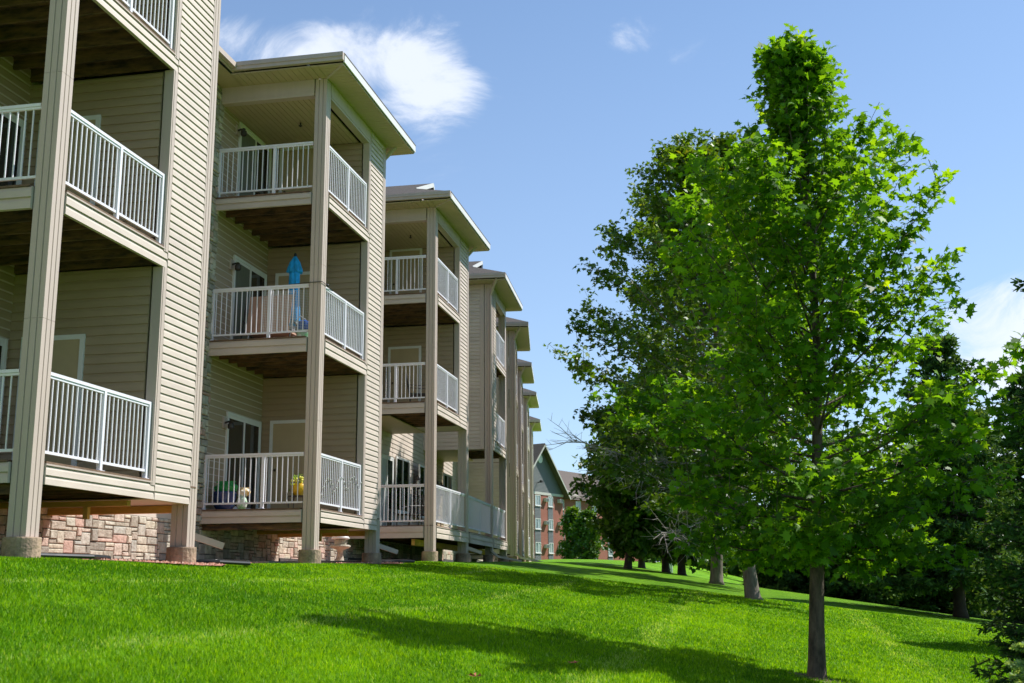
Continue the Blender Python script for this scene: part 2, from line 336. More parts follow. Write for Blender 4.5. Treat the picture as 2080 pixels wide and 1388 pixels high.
# grass blades over the near lawn
def make_grass():
    n = 760000
    th = RNG.uniform(R_(-41), R_(20), n)
    d0, d1 = 3.2, 30.0
    uu = RNG.uniform(0, 1, n); d = (d0**.35 + uu*(d1**.35-d0**.35))**(1/.35)
    x = np.sin(th)*d; y = np.cos(th)*d
    keep = x > np.where(y < 29, bed_edge(y), -8.1); x, y, d = x[keep], y[keep], d[keep]; n = len(x)
    z = ground(x, y)
    h = RNG.uniform(.016, .042, n)*(1+.25*np.sin(x*3.1+y*1.7)*np.cos(y*2.3-x)); w = .0032*np.clip(d/7, 1, 4)*RNG.uniform(.7, 1.4, n)
    a = RNG.uniform(0, 2*np.pi, n); l = RNG.uniform(.1, .9, n)*h; b = RNG.uniform(0, 2*np.pi, n)
    V = np.zeros((n, 3, 3)); V[:, 0] = np.stack([x-np.cos(a)*w, y-np.sin(a)*w, z-.004], -1); V[:, 1] = np.stack([x+np.cos(a)*w, y+np.sin(a)*w, z-.004], -1)
    V[:, 2] = np.stack([x+np.cos(b)*l, y+np.sin(b)*l, z+h], -1)
    # clumps: brightness varies in patches, a few straw-pale blades, paler along the mower tracks
    pv = .34+.07*np.sign(np.sin((x+4.0)*2.42))+.15*np.sin(x*.9+1.3*np.sin(y*.6))*np.cos(y*.8)+.10*np.sin(x*4.1+2*np.sin(y*2.2))*np.sin(y*3.3+x) + RNG.normal(0, .25, n)-.22*np.clip(np.sin(x*.55+y*.31+2*np.sin(y*.23))-.2, 0, 1)
    track = sum(np.exp(-((x-c0+.07*np.sin(y*.9+c0))/w0)**2)*(.35+.65*(np.sin(y*1.7+2*np.sin(y*.6)+c0) > -.2)) for c0, w0 in ((-4.0, .13), (-6.2, .10), (-1.3, .17), (2.3, .2)))
    pale = RNG.uniform(0, 1, n) < .025+.38*track
    pv = np.where(pale, .93+RNG.uniform(0, .07, n), np.clip(pv, 0, .8))
    me = raw_mesh('grass', V.reshape(-1, 3), 3, np.arange(n*3), 'blade', pv)
    o = bpy.data.objects.new('grass', me); S.collection.objects.link(o)
    tag(o, 'bright green mown grass blades covering the sloping lawn', 'grass', kind='stuff')
make_grass()

# ------------------------------------------------------------------ apartment building
AB = thing('apartment_building', (-10.35, 18, .3), 'long curved three storey apartment building with beige siding and projecting white-railed balcony bays', 'building')
Z1, Z2, Z3, ZS = 1.42, 4.74, 7.71, 10.12     # deck tops, soffit
ZUND = (1.17, 4.45, 7.45)
def P(mb, name, m, parent=AB, smooth=False): return mb.build(name, m, parent, smooth)
def sub(mb, name, m, parent, smooth=False): return mb.build(name, m, parent, smooth)
def siding(mb, p0, p1, nrm, z0, z1, c=.115, d=.014, off=0.0):
    d = d*1.75
    """lap siding as real courses: each one leans out to its lower edge and has an underside lip"""
    nu, nv = nrm; k = int(math.ceil((z1-z0)/c))
    def q(p, o, z): return (p[0]+nu*(o+off), p[1]+nv*(o+off), z)
    for i in range(k):
        a = z0+i*c; b = min(z1, a+c); e = .002
        mid = a+(b-a)*.62
        mb.face([q(p0, d, a), q(p1, d, a), q(p1, d*.72, mid), q(p0, d*.72, mid)])
        mb.face([q(p0, d*.72, mid), q(p1, d*.72, mid), q(p1, e, b), q(p0, e, b)])
        mb.face([q(p0, e, a), q(p1, e, a), q(p1, d, a), q(p0, d, a)])
    mb.face([q(p0, d, z0), q(p0, d, z1), q(p0, -.02, z1), q(p0, -.02, z0)])
    mb.face([q(p1, d, z0), q(p1, d, z1), q(p1, -.02, z1), q(p1, -.02, z0)])
def post(mb, u0, u1, v0, v1, z0, z1, joints=(3.1, 6.2)):
    """vinyl-wrapped corner post: square with narrow grooves, horizontal seams"""
    g = .018; gd = .014
    zs = [z0]+[z for z in joints if z0 < z < z1]+[z1]
    for a, b in zip(zs[:-1], zs[1:]):
        def side(A, B):
            dx, dy = B[0]-A[0], B[1]-A[1]; Ln = math.hypot(dx, dy); dx /= Ln; dy /= Ln; nx_, ny_ = -dy, dx
            pts = [A]
            for t in (.30, .66):
                c = Ln*t
                pts += [(A[0]+dx*(c-g/2), A[1]+dy*(c-g/2)), (A[0]+dx*(c-g/4)+nx_*gd, A[1]+dy*(c-g/4)+ny_*gd), (A[0]+dx*(c+g/4)+nx_*gd, A[1]+dy*(c+g/4)+ny_*gd), (A[0]+dx*(c+g/2), A[1]+dy*(c+g/2))]
            return pts
        ring = side((u0, v0), (u1, v0)) + side((u1, v0), (u1, v1)) + side((u1, v1), (u0, v1)) + side((u0, v1), (u0, v0))
        n = len(ring); bb = b-.004
        for i in range(n):
            p, q = ring[i], ring[(i+1) % n]
            mb.face([(p[0], p[1], a), (q[0], q[1], a), (q[0], q[1], bb), (p[0], p[1], bb)])
        mb.face([(p[0], p[1], bb) for p in ring]); mb.face([(p[0], p[1], a) for p in ring[::-1]])
        if b < z1: mb.box(u0+.012, u1-.012, v0+.012, v1-.012, bb-.01, b+.01)
def planks(mb, u0, u1, v0, v1, z, along='v', w=.13, t=.012):
    """soffit / ceiling panels with shadow gaps"""
    a, b = (u0, u1) if along == 'v' else (v0, v1)
    n = max(1, int(round((b-a)/w))); w = (b-a)/n
    for i in range(n):
        s, e = a+i*w+.004, a+(i+1)*w-.004
        if along == 'v': mb.box(s, e, v0, v1, z, z+t)
        else: mb.box(u0, u1, s, e, z, z+t)
    mb.box(u0, u1, v0, v1, z+t+.003, z+t+.012)
def railing(tf, p0, p1, zd, posts, bal=.106, parent=AB):
    mb = MB(tf); pb = []
    du, dv = p1[0]-p0[0], p1[1]-p0[1]; Ln = math.hypot(du, dv); du /= Ln; dv /= Ln
    P3 = lambda t, z: (p0[0]+du*t, p0[1]+dv*t, z)
    mb.beam(P3(0, zd+1.045), P3(Ln, zd+1.045), .052, .040)
    mb.beam(P3(0, zd+1.008), P3(Ln, zd+1.008), .030, .030)
    mb.beam(P3(0, zd+.115), P3(Ln, zd+.115), .030, .034)
    n = int(round(Ln/bal))
    for i in range(1, n):
        t = Ln*i/n
        c = P3(t, 0)
        if min(abs(t-q*Ln) for q in posts+[9]) < .045: continue
        mb.box(c[0]-.0075, c[0]+.0075, c[1]-.0075, c[1]+.0075, zd+.132, zd+.993)
    r = P(mb, 'railing', 'white_metal', parent)
    for q in posts:
        m = MB(tf); c = P3(q*Ln, 0)
        m.box(c[0]-.027, c[0]+.027, c[1]-.027, c[1]+.027, zd+.004, zd+1.024); m.box(c[0]-.05, c[0]+.05, c[1]-.05, c[1]+.05, zd+.002, zd+.012)
        sub(m, 'railing_post', 'white_metal', r)
    return r
def slider(tf, u0, u1, z0, h, v, tint=('curtain', 'glass_dark')):
    """two-leaf sliding door on the main wall, facing +v"""
    mb = MB(tf); w = .055; d = .045; z1 = z0+h
    mb.box(u0, u0+w, v, v+d, z0, z1); mb.box(u1-w, u1, v, v+d, z0, z1); mb.box(u0+w, u1-w, v, v+d-.003, z1-w, z1); mb.box(u0+w, u1-w, v, v+d-.003, z0, z0+.05)
    um = (u0+u1)/2
    for a, b, e in ((u0+w, um+.03, .012), (um-.03, u1-w, .026)):
        mb.box(a, a+.055, v+e, v+e+.014, z0+.05, z1-w); mb.box(b-.055, b, v+e, v+e+.014, z0+.05, z1-w)
        mb.box(a+.055, b-.055, v+e, v+e+.012, z1-w-.06, z1-w); mb.box(a+.055, b-.055, v+e, v+e+.012, z0+.05, z0+.15)
    dr = P(mb, 'sliding_door', 'white_frame')
    for i, (a, b, e) in enumerate(((u0+w+.055, um-.025, .012), (um+.025, u1-w-.055, .026))):
        m = MB(tf); m.box(a, b, v+e+.003, v+e+.008, z0+.15, z1-w-.06); sub(m, 'pane', tint[i], dr)
    m = MB(tf); m.beam((u1-w-.03, v+.06, z0+.9), (u1-w-.03, v+.06, z0+1.12), .015, .02); sub(m, 'handle', 'white_frame', dr)
def window(tf, u0, u1, z0, z1, v, pane='glass_dark', split=True):
    mb = MB(tf); w = .06; d = .04
    mb.box(u0, u0+w, v, v+d, z0, z1); mb.box(u1-w, u1, v, v+d, z0, z1); mb.box(u0+w, u1-w, v, v+d-.003, z1-w, z1); mb.box(u0+w-.06, u1-w+.06, v, v+d+.02, z0-.05, z0+w-.06)
    mb.box(u0+w, u1-w, v, v+d-.003, z0, z0+w)
    if split: um = (u0+u1)/2; mb.box(um-.03, um+.03, v, v+d-.006, z0+w, z1-w)
    o = P(mb, 'window', 'white_frame')
    spans = ((u0+w, (u0+u1)/2-.03), ((u0+u1)/2+.03, u1-w)) if split else ((u0+w, u1-w),)
    for i, (a, b) in enumerate(spans):
        m = MB(tf); m.box(a, b, v+.004, v+.012, z0+w, z1-w); sub(m, 'pane', pane, o)
def closet_door(tf, u, v0, v1, z0, h):
    """flat tan storage door in a white frame on the end wall, facing -u"""
    mb = MB(tf); w = .07
    mb.box(u-.035, u, v0, v0+w, z0, z0+h); mb.box(u-.035, u, v1-w, v1, z0, z0+h); mb.box(u-.033, u, v0+w, v1-w, z0+h-w, z0+h)
    fr = P(mb, 'closet_door', 'white_frame')
    m = MB(tf); m.box(u-.022, u-.004, v0+w, v1-w, z0+.01, z0+h-w); sub(m, 'door_leaf', 'door_paint', fr)
    m = MB(tf); m.blob((u-.055, v0+w+.08, z0+1.0), .03, k=8, m=5, jit=0); sub(m, 'knob', 'brass', fr)
def wall_light(tf, u, v, z):
    mb = MB(tf); mb.box(u-.07, u+.07, v, v+.03, z-.11, z+.11)
    o = P(mb, 'wall_light', 'trim')
    m = MB(tf); m.tube([(u, v+.03, z), (u, v+.10, z+.02), (u, v+.15, z)], .022); m.lathe((u, v+.16, z-.13), [(.05, 0), (.065, .02), (.065, .10), (.03, .13), (.045, .15), (.02, .17)], 10)
    sub(m, 'lamp_head', 'dark_metal', o)
def downspout(tf, u, v, ztop, zbot, kick=1.0, toe=(1, 0)):
    mb = MB(tf); w, d = .085, .06
    mb.box(u-w/2, u+w/2, v-d/2, v+d/2, zbot, ztop)
    mb.beam((u, v, zbot+.03), (u+toe[0]*kick*.2, v+toe[1]*kick*.2, zbot-.10), .085, .06)
    mb.beam((u+toe[0]*kick*.18, v+toe[1]*kick*.18, zbot-.09), (u+toe[0]*kick, v+toe[1]*kick, zbot-.24), .13, .095)
    mb.beam((u, v, ztop-.02), (u+.0, v+.42, ztop+.42), .085, .06)
    P(mb, 'downspout', 'white_frame' if False else 'trim')
def pier(tf, u, v, z0, z1, r=.215):
    mb = MB(tf); mb.lathe((u, v, 0), [(r*1.02, z0-.5), (r*1.02, z0), (r, z0+.02), (r*.985, z1-.015), (r*.96, z1)], 22, wob=lambda t, i: 1+.012*math.sin(3*t+i))
    P(mb, 'pier', 'concrete', smooth=False)
def gutter(mb, u0, u1, v0, v1, z):
    """open K-style gutter, box running from (u0,v0) to (u1,v1)"""
    mb.beam((u0, v0, z), (u1, v1, z), .02, .12)
def bay_roof(tf, Lb, zE=10.35, s=.47, oh=.57, back=-7.0):
    a, b, f = -oh, Lb+oh, oh; g = -.80; um = Lb/2; hw = um+oh; zr = zE+hw*s; zg = zE+(f-g)*s; ug = a+(f-g)
    ub = b-(f-g)
    mb = MB(tf)
    mb.slab([(a, f, zE), (b, f, zE), (ub, g, zg), (ug, g, zg)], .035)
    mb.slab([(a, f, zE), (ug, g, zg), (um, g+.18, zr), (um, back, zr), (a, back, zE)], .035)
    mb.slab([(b, f, zE), (b, back, zE), (um, back, zr), (um, g+.18, zr), (ub, g, zg)], .035)
    r = P(mb, 'bay_roof', 'shingle')
    m = MB(tf); m.face([(ug+.1, g-.06, zg-.04), (ub-.1, g-.06, zg-.04), (um, g-.06, zr-.09)]); sub(m, 'gable_vent', 'trim', r)
    m = MB(tf)
    m.beam((ug-.02, g+.02, zg-.05), (um, g+.20, zr-.06), .03, .12); m.beam((ub+.02, g+.02, zg-.05), (um, g+.20, zr-.06), .03, .12); sub(m, 'rake_board', 'white_frame', r)
    # fascia boards and near-side gutter
    m = MB(tf)
    m.box(a+.02, b-.02, f-.03, f, zE-.19, zE-.038)
    m.box(b-.03, b, -1.9, f-.03, zE-.19, zE-.04)
    P(m, 'fascia', 'white_frame')
    m = MB(tf)
    for (y0, y1) in ((-1.8, f-.004),):
        m.box(a-.085, a+.0, y0, y1, zE-.175, zE-.165); m.box(a-.085, a-.075, y0, y1, zE-.165, zE-.10)
        m.box(a-.105, a-.090, y0, y1, zE-.10, zE-.012); m.box(a-.006, a+.0, y0, y1, zE-.165, zE-.04); m.box(a-.09, a-.075, y0, y1, zE-.108, zE-.10)
        m.box(a-.10, a, y0, y0+.01, zE-.17, zE-.02); m.box(a-.10, a, y1-.01, y1, zE-.17, zE-.02)
    P(m, 'gutter', 'trim')
    # soffit ring
    m = MB(tf); zs = ZS
    planks(m, a+.0, b-.03, .0, f-.03, zs, 'v', .14)
    planks(m, a+.0, -.0, -1.85, -.002, zs, 'u', .14)
    planks(m, Lb, b-.03, -1.85, -.002, zs, 'u', .14)
    P(m, 'soffit', 'soffit')
    m = MB(tf); m.beam((a+.03, f-.05, zs-.006), (0, 0, zs-.006), .05, .012); sub(m, 'corner_strip', 'trim', AB); m = None

def joists(tf, u0, u1, v0, v1, zt, zb, far=False):
    mb = MB(tf)
    n = int((u1-u0)/.405)
    for i in range(n+1):
        u = u0+.02+(u1-u0-.06)*i/n; mb.box(u, u+.038, v0, v1, zb+.035, zt-.035)
    k = int((v1-v0)/.14); w = (v1-v0)/k
    for i in range(k): mb.box(u0, u1, v0+i*w+.003, v0+(i+1)*w-.003, zt-.033, zt-.006, )
    P(mb, 'deck_joists', 'dark_wood')
def deck(tf, u0, u1, vb, zt, zb, near=True, front=(0, 0)):
    """rim of two siding courses with cap, boards on top; front at v=0"""
    mb = MB(tf)
    c = (zt-zb)/2
    if near: siding(mb, (u0, vb), (u0, -.262), (-1, 0), zb, zt-.01, c=c+.002, d=.018, off=.006)
    siding(mb, (front[0], 0), (front[1], 0), (0, 1), zb, zt-.03, c=(zt-.03-zb)/2+.001, d=.016, off=-.006)
    mb.box(u0+.27, u1, -.035, -.012, zb+.003, zt-.012); mb.box(u0+.002, u0+.03, vb, -.27, zb+.003, zt-.012)
    mb.box(u0-.012, front[1], vb, -.0, zb-.012, zb) if False else None
    r = P(mb, 'deck_rim', 'siding')
    m = MB(tf); k = int((0-vb)/.14); w = (-.0-vb)/k
    for i in range(k):
        a, b = vb+i*w+.002, vb+(i+1)*w-.003; inner = b > -.268
        m.box(u0+(.265 if inner else -.032), u1, a, b+(.02 if i == k-1 else 0), zt-.006, zt+.018)
    P(m, 'deck_boards', 'deck_wood')
    m = MB(tf); m.box(front[0], front[1], .0, .022, zt-.028, zt-.008); P(m, 'deck_cap', 'trim')
def stonework(mb, p0, p1, nrm, z0, z1, seed=1, t=.035, scale=1.0):
    """random ashlar veneer, every stone its own slightly domed block"""
    rnd = random.Random(seed); Ln = math.hypot(p1[0]-p0[0], p1[1]-p0[1]); du, dv = (p1[0]-p0[0])/Ln, (p1[1]-p0[1])/Ln
    cs = .066*scale; nc = max(2, int(Ln/cs)); nr = max(2, int((z1-z0)/cs)); cu_ = Ln/nc; cz = (z1-z0)/nr
    occ = [[False]*nc for _ in range(nr)]
    for r in range(nr):
        for c in range(nc):
            if occ[r][c]: continue
            hh = rnd.choice((1, 1, 2, 2, 2, 3)); ww = rnd.choice((3, 4, 5, 6, 7)) if hh < 3 else rnd.choice((3, 4))
            hh = min(hh, nr-r); w = 0
            while w < ww and c+w < nc and not occ[r][c+w]: w += 1
            while hh > 1 and any(occ[r+hh-1][c+i] for i in range(w)): hh -= 1
            for i in range(hh):
                for j in range(w): occ[r+i][c+j] = True
            g = .006; a = c*cu_+g; b = (c+w)*cu_-g; e = z0+r*cz+g; f = z0+(r+hh)*cz-g
            if b-a < .01: continue
            tt = t*rnd.uniform(.6, 1.25); col = rnd.random()
            j = lambda q: rnd.uniform(-q, q)
            def pt(s, z, o): return (p0[0]+du*s+nrm[0]*o, p0[1]+dv*s+nrm[1]*o, z)
            o8 = [(a+j(.004), e+j(.004)), (b+j(.004), e+j(.004)), (b+j(.004), f+j(.004)), (a+j(.004), f+j(.004))]
            k = min(.014, (b-a)*.25, (f-e)*.25)
            i8 = [(o8[0][0]+k+j(.003), o8[0][1]+k+j(.003)), (o8[1][0]-k+j(.003), o8[1][1]+k+j(.003)), (o8[2][0]-k+j(.003), o8[2][1]-k+j(.003)), (o8[3][0]+k+j(.003), o8[3][1]-k+j(.003))]
            ot = [tt*rnd.uniform(.85, 1.1) for _ in range(4)]
            for q in range(4):
                n = (q+1) % 4
                mb.face([pt(*o8[q], 0), pt(*o8[n], 0), pt(*o8[n], tt*.65), pt(*o8[q], tt*.65)], col+1e-3)
                mb.face([pt(*o8[q], tt*.65), pt(*o8[n], tt*.65), pt(*i8[n], ot[n]), pt(*i8[q], ot[q])], col+1e-3)
            mb.face([pt(*i8[q], ot[q]) for q in range(4)], col+1e-3)
VB = -2.35
def ceiling_and_header(tf, u1, Lb):
    m = MB(tf); zc = 9.80
    planks(m, .0, u1, VB, -.25, zc, 'u', .12)
    P(m, 'ceiling', 'soffit')
    m = MB(tf)
    m.box(-.004, .16, VB, -.27, zc-.03, ZS-.002); m.box(.27, u1+.09, -.16, .004, zc-.03, ZS-.002)
    m.box(-.016, -.006, VB, -.27, zc+.02, zc+.05); m.box(.27, u1, .006, .016, zc+.02, zc+.05)
    P(m, 'header_beam', 'trim')
    m = MB(tf); m.tube([(1.35, -1.1, zc+.0), (1.35, -1.1, zc-.07)], .018, 8); m.lathe((1.35, -1.1, zc-.1), [(.012, 0), (.04, .025), (.045, .03), (.012, .04)], 10); P(m, 'sprinkler_head', 'dark_metal')
def bay_a(y0, x0=-8.0, yaw=0.0, Lb=3.93, ground_floor=True, zg=(.3, .3), tints=None, seedn=0, down=True, zadd=0.0, closets=(0, 1, 2)):
    tf = frame((x0, y0), yaw); U1 = 2.72
    ztop = ZS
    m = MB(tf); post(m, 0, .245, -.245, 0, zg[0]+.26, ztop); P(m, 'corner_post', 'trim')
    m = MB(tf); post(m, Lb-.25, Lb, -.25, 0.012, zg[1]+.26, ztop); P(m, 'corner_post', 'trim')
    pier(tf, .13, -.13, zg[0], zg[0]+.26); pier(tf, Lb-.125, -.125, zg[1], zg[1]+.26)
    floors = [(Z1+zadd, ZUND[0]+zadd, Z2), (Z2, ZUND[1], Z3), (Z3, ZUND[2], 9.8)]
    zb0 = ZUND[0] if ground_floor else ZUND[1]
    # closet box: front strip, end wall (towards the camera), far wall
    m = MB(tf); siding(m, (U1+.095, 0), (Lb-.24, 0), (0, 1), zb0, ztop, .1145); P(m, 'front_wall', 'siding')
    m = MB(tf); siding(m, (Lb, -.2), (Lb, VB), (1, 0), zb0, ztop, .135); m.box(U1+.1, Lb-.03, VB, -.05, zb0+.003, zb0+.02); P(m, 'far_wall', 'siding')
    for i, (zt, zu, nxt) in enumerate(floors):
        if i == 0 and not ground_floor: continue
        zc = nxt-.27 if i < 2 else 9.795
        m = MB(tf); siding(m, (U1, VB), (U1, -.16), (-1, 0), zt+.02, zc, .137, .013); P(m, 'end_wall', 'siding_shaded')
        # jamb trim round the opening
        m = MB(tf)
        m.box(U1-.022, U1+.012, -.13, .018, zt-.06, (floors[i+1][1] if i < 2 else 9.77)-.0)
        m.box(U1+.0125, U1+.09, .0, .024, zt-.06, floors[i+1][1] if i < 2 else 9.77)
        P(m, 'jamb_trim', 'trim')
        closet_door(tf, U1-.012, -2.12, -1.12, zt+.02, 2.08)
        t = tints[i] if tints else ('curtain', 'glass_dark')
        slider(tf, .95, 2.62, zt+.03, 2.03, VB+.012, t)
        wall_light(tf, .86, VB+.012, zt+1.82)
        railing(tf, (.05, -2.33), (.05, -.27), zt+.015, [.02, .60])
        railing(tf, (.27, -.05), (U1-.03, -.05), zt+.015, [.51, .985])
        if i == 2: ceiling_and_header(tf, U1, Lb)
    for i, (zt, zu, nxt) in enumerate(floors):
        if i == 0 and not ground_floor: continue
        deck(tf, 0, U1 if i else Lb-.05, VB, zt, zu, True, (.26, U1+.09))
        joists(tf, .06, U1 if i else Lb-.1, VB, -.06, zt, zu)
    # inner wall of the balconies
    m = MB(tf); siding(m, (.02, VB), (U1, VB), (0, 1), (Z1 if ground_floor else Z2)-.2, 9.8, .135, .012); P(m, 'balcony_wall', 'siding_shaded')
    if ground_floor:
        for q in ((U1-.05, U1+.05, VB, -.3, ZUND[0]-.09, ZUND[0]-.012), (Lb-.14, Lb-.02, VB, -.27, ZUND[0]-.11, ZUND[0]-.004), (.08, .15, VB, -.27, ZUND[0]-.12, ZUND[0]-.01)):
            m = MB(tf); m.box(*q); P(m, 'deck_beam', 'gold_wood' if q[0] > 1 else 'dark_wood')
        m = MB(tf); m.box(2.66, 2.73, -.95, -.88, ZUND[0]-.26, ZUND[0]-.092); P(m, 'deck_prop', 'gold_wood')
    bay_roof(tf, Lb)
    if down: downspout(tf, Lb+.055, -.16, 9.75, zg[1]+.52, .55, (.45, .89))
    return tf
T1 = (('blind', 'glass_dark'), ('curtain', 'glass_dark'), ('curtain', 'glass_dark'))
tf1 = bay_a(11.86, Lb=4.09, zg=(.30, .30), tints=T1)
tf2 = bay_a(20.80, Lb=3.93, zg=(.40, .43), tints=(('glass_dark', 'glass_dark'), ('curtain', 'glass_dark'), ('curtain', 'glass_dark')))
tf3 = bay_a(29.25, yaw=R_(-.5), Lb=3.93, zg=(.585, .62), ground_floor=False, tints=T1, down=True)
# --- main wall, poly-line behind the bays
BB = [((-8.299, 37.66), -4.06, 3.65), ((-8.997, 45.19), -9.6, 3.77), ((-10.45, 53.78), -8.82, 3.55), ((-11.775, 62.37), -8.15, 3.4), ((-13.48, 73.07), -8.65, 3.2)]
wl = [(-10.35, -2.0), (-10.35, 11.9), (-10.35, 15.9), (-10.35, 20.8), (-10.35, 24.7), (-10.35, 29.3), (-10.38, 33.2)]
tfB = []
for O, yw, Lb in BB:
    t = frame(O, R_(yw)); tfB.append(t); a = t(0, VB, 0); b = t(Lb, VB, 0); wl += [a[:2], b[:2]]
wl.append((wl[-1][0]-1.3, wl[-1][1]+8))
ID = ident
for i in range(len(wl)-1):
    p, q = wl[i], wl[i+1]; d = Vector((q[0]-p[0], q[1]-p[1])).normalized(); n = (d.y, -d.x)
    m = MB(); ge = float(zedge((p[1]+q[1])/2)); siding(m, p, q, n, 1.2, ZS, .135, .012, off=-.004); P(m, 'main_wall', 'siding')
    m = MB(); pp = (p[0]-n[0]*.01, p[1]-n[1]*.01); qq = (q[0]-n[0]*.01, q[1]-n[1]*.01)
    m.face([(*pp, ge-.6), (*qq, ge-.6), (*qq, 1.22), (*pp, 1.22)]); P(m, 'footing', 'mortar')
    if i > 0 and i < 11:
        m = MB(); stonework(m, (p[0]+n[0]*.0, p[1]), (q[0]+n[0]*.0, q[1]), n, ge+.10 if i < 3 else ge+.06, 1.2 if i != 3 else 1.2, seed=30+i, scale=1.0 if i < 6 else 1.6); P(m, 'stone_veneer', 'stone')
        m = MB(); m.beam((p[0]+n[0]*.03, p[1]+n[1]*.03, ge-.05), (q[0]+n[0]*.03, q[1]+n[1]*.03, ge-.05), .06, .30); P(m, 'foundation', 'foundation')
    # eave along the main wall
    m = MB(); e0 = (p[0]+n[0]*.55, p[1]+n[1]*.55); e1 = (q[0]+n[0]*.55, q[1]+n[1]*.55); bk = 9.0
    m.slab([(*e0, 10.35), (*e1, 10.35), (q[0]-n[0]*bk, q[1]-n[1]*bk, 10.35+.42*(bk+.55)), (p[0]-n[0]*bk, p[1]-n[1]*bk, 10.35+.42*(bk+.55))], .035); P(m, 'main_roof', 'shingle')
    m = MB(); m.beam((*e0, 10.24), (*e1, 10.24), .03, .15); m.beam((e0[0]+n[0]*.07, e0[1], 10.26), (e1[0]+n[0]*.07, e1[1], 10.26), .1, .11); P(m, 'gutter', 'trim')
    m = MB(); m.face([(*p, ZS), (*q, ZS), (e1[0]-n[0]*.03, e1[1], ZS), (e0[0]-n[0]*.03, e0[1], ZS)]); P(m, 'soffit', 'soffit')
# stone pilaster rising beside bays one and two
for k_, (a_, b_) in enumerate(((19.75, 20.92), (10.6, 11.84))):
    m = MB(); stonework(m, (-10.335, a_), (-10.335, b_), (1, 0), 1.2, ZS-.02, seed=5+k_, t=.05); P(m, 'stone_pilaster', 'stone')
for a_, b_ in ((19.75, 20.92), (10.6, 11.84)):
    m = MB(); m.box(-10.33, -10.32, a_, b_, 1.2, ZS-.01); P(m, 'pilaster_backing', 'mortar')
for z in (Z1, Z2, Z3):
    for u0 in (16.6, 18.2, 25.6, 27.4): window(lambda u, v, zz: (-10.35+v, u, zz), u0, u0+1.2, z+.75, z+2.1, .014, 'glass_dark')
# sun-lit ground floor wall between bays three and four: glazed door, windows, lanterns
TW = lambda u, v, zz: (-10.36+v, u, zz)
slider(TW, 31.95, 33.15, 1.52, 2.2, .014, ('blind', 'glass_dark'))
window(TW, 33.42, 34.88, 2.15, 3.80, .014)
window(TW, 35.95, 37.3, 2.15, 3.80, .014)
window(TW, 39.0, 40.2, 2.15, 3.80, .014)
for y in (35.42, 38.3):
    m = MB(TW); m.box(y-.07, y+.07, .014, .04, 2.95, 3.45); o = P(m, 'wall_lantern', 'dark_metal')
    m = MB(TW); m.lathe((y, .16, 2.95), [(.03, 0), (.085, .03), (.085, .05), (.07, .06)], 8); m.lathe((y, .16, 3.25), [(.11, 0), (.09, .03), (.03, .09), (.015, .14)], 8)
    for k in range(4): m.beam((y+.07*math.cos(k*1.57+.78), .16+.07*math.sin(k*1.57+.78), 3.0), (y+.07*math.cos(k*1.57+.78), .16+.07*math.sin(k*1.57+.78), 3.26), .012, .012)
    m.beam((y, .03, 3.32), (y, .16, 3.40), .02, .02); sub(m, 'cage', 'dark_metal', o)
    m = MB(TW); m.lathe((y, .16, 3.01), [(.055, 0), (.055, .22)], 8); sub(m, 'glass', 'bulb', o)
# ground floor terrace running from bay three past bay four
tf4 = tfB[0]
def terrace():
    zt = 1.50; zb = 1.19
    path = [tf3(0, 0, 0)[:2], tf3(3.93, 0, 0)[:2], tf4(0, 0, 0)[:2], tf4(3.65, 0, 0)[:2]]
    backp = [tf3(0, VB, 0)[:2], tf3(3.93, VB, 0)[:2], tf4(0, VB, 0)[:2], tf4(3.65, VB, 0)[:2]]
    m = MB(); r = MB(); bo = MB(); cap = MB(); jo = MB()
    siding(m, tf3(0, VB, 0)[:2], tf3(0, -.262, 0)[:2], (0, -1), zb, zt-.01, c=.152, d=.018, off=.006)
    for i in range(3):
        p, q = path[i], path[i+1]; d = Vector((q[0]-p[0], q[1]-p[1])).normalized(); n = (d.y, -d.x); o = -.0 if i != 1 else -.0
        siding(m, (p[0]+d.x*.26, p[1]+d.y*.26), q, n, zb, zt-.03, c=.142, d=.016, off=-.006)
        cap.beam((p[0]+d.x*.26+n[0]*.01, p[1]+d.y*.26, zt-.018), (q[0]+n[0]*.01, q[1], zt-.018), .02, .02)
        for k in range(17):
            f0, f1 = k/17+.002, (k+1)/17-.002
            a = [p[j]*(1-f0)+backp[i][j]*f0 for j in (0, 1)]; b = [q[j]*(1-f0)+backp[i+1][j]*f0 for j in (0, 1)]
            c = [q[j]*(1-f1)+backp[i+1][j]*f1 for j in (0, 1)]; e = [p[j]*(1-f1)+backp[i][j]*f1 for j in (0, 1)]
            bo.slab([(*a, zt+.018), (*b, zt+.018), (*c, zt+.018), (*e, zt+.018)], .024)
        nj = int(math.hypot(q[0]-p[0], q[1]-p[1])/.41)
        for k in range(nj):
            t = (k+.5)/nj; a = [p[j]*(1-t)+q[j]*t for j in (0, 1)]; b = [backp[i][j]*(1-t)+backp[i+1][j]*t for j in (0, 1)]
            jo.beam((a[0]-.08, a[1], zb+.15), (*b, zb+.15), .04, .22)
    P(m, 'terrace_rim', 'siding'); P(cap, 'deck_cap', 'trim'); P(bo, 'terrace_boards', 'deck_wood'); P(jo, 'deck_joists', 'dark_wood')
    railing(tf3, (.05, -2.33), (.05, -.27), zt+.015, [.02])
    railing(tf3, (.27, -.05), (3.68, -.05), zt+.015, [.49])
    a = tf3(3.95, -.05, 0); b = tf4(-.02, -.05, 0)
    railing(ID, (a[0], a[1]), (b[0], b[1]), zt+.015, [.5])
    railing(tf4, (.27, -.05), (3.4, -.05), zt+.015, [.5])
    m = MB(); 
    for k in range(3):
        zz = 1.0-.13*k
    m.beam((*tf3(.2, -.6, 0)[:2], zb-.1), (*tf4(3.4, -.6, 0)[:2], zb-.1), .09, .16); P(m, 'deck_beam', 'gold_wood')
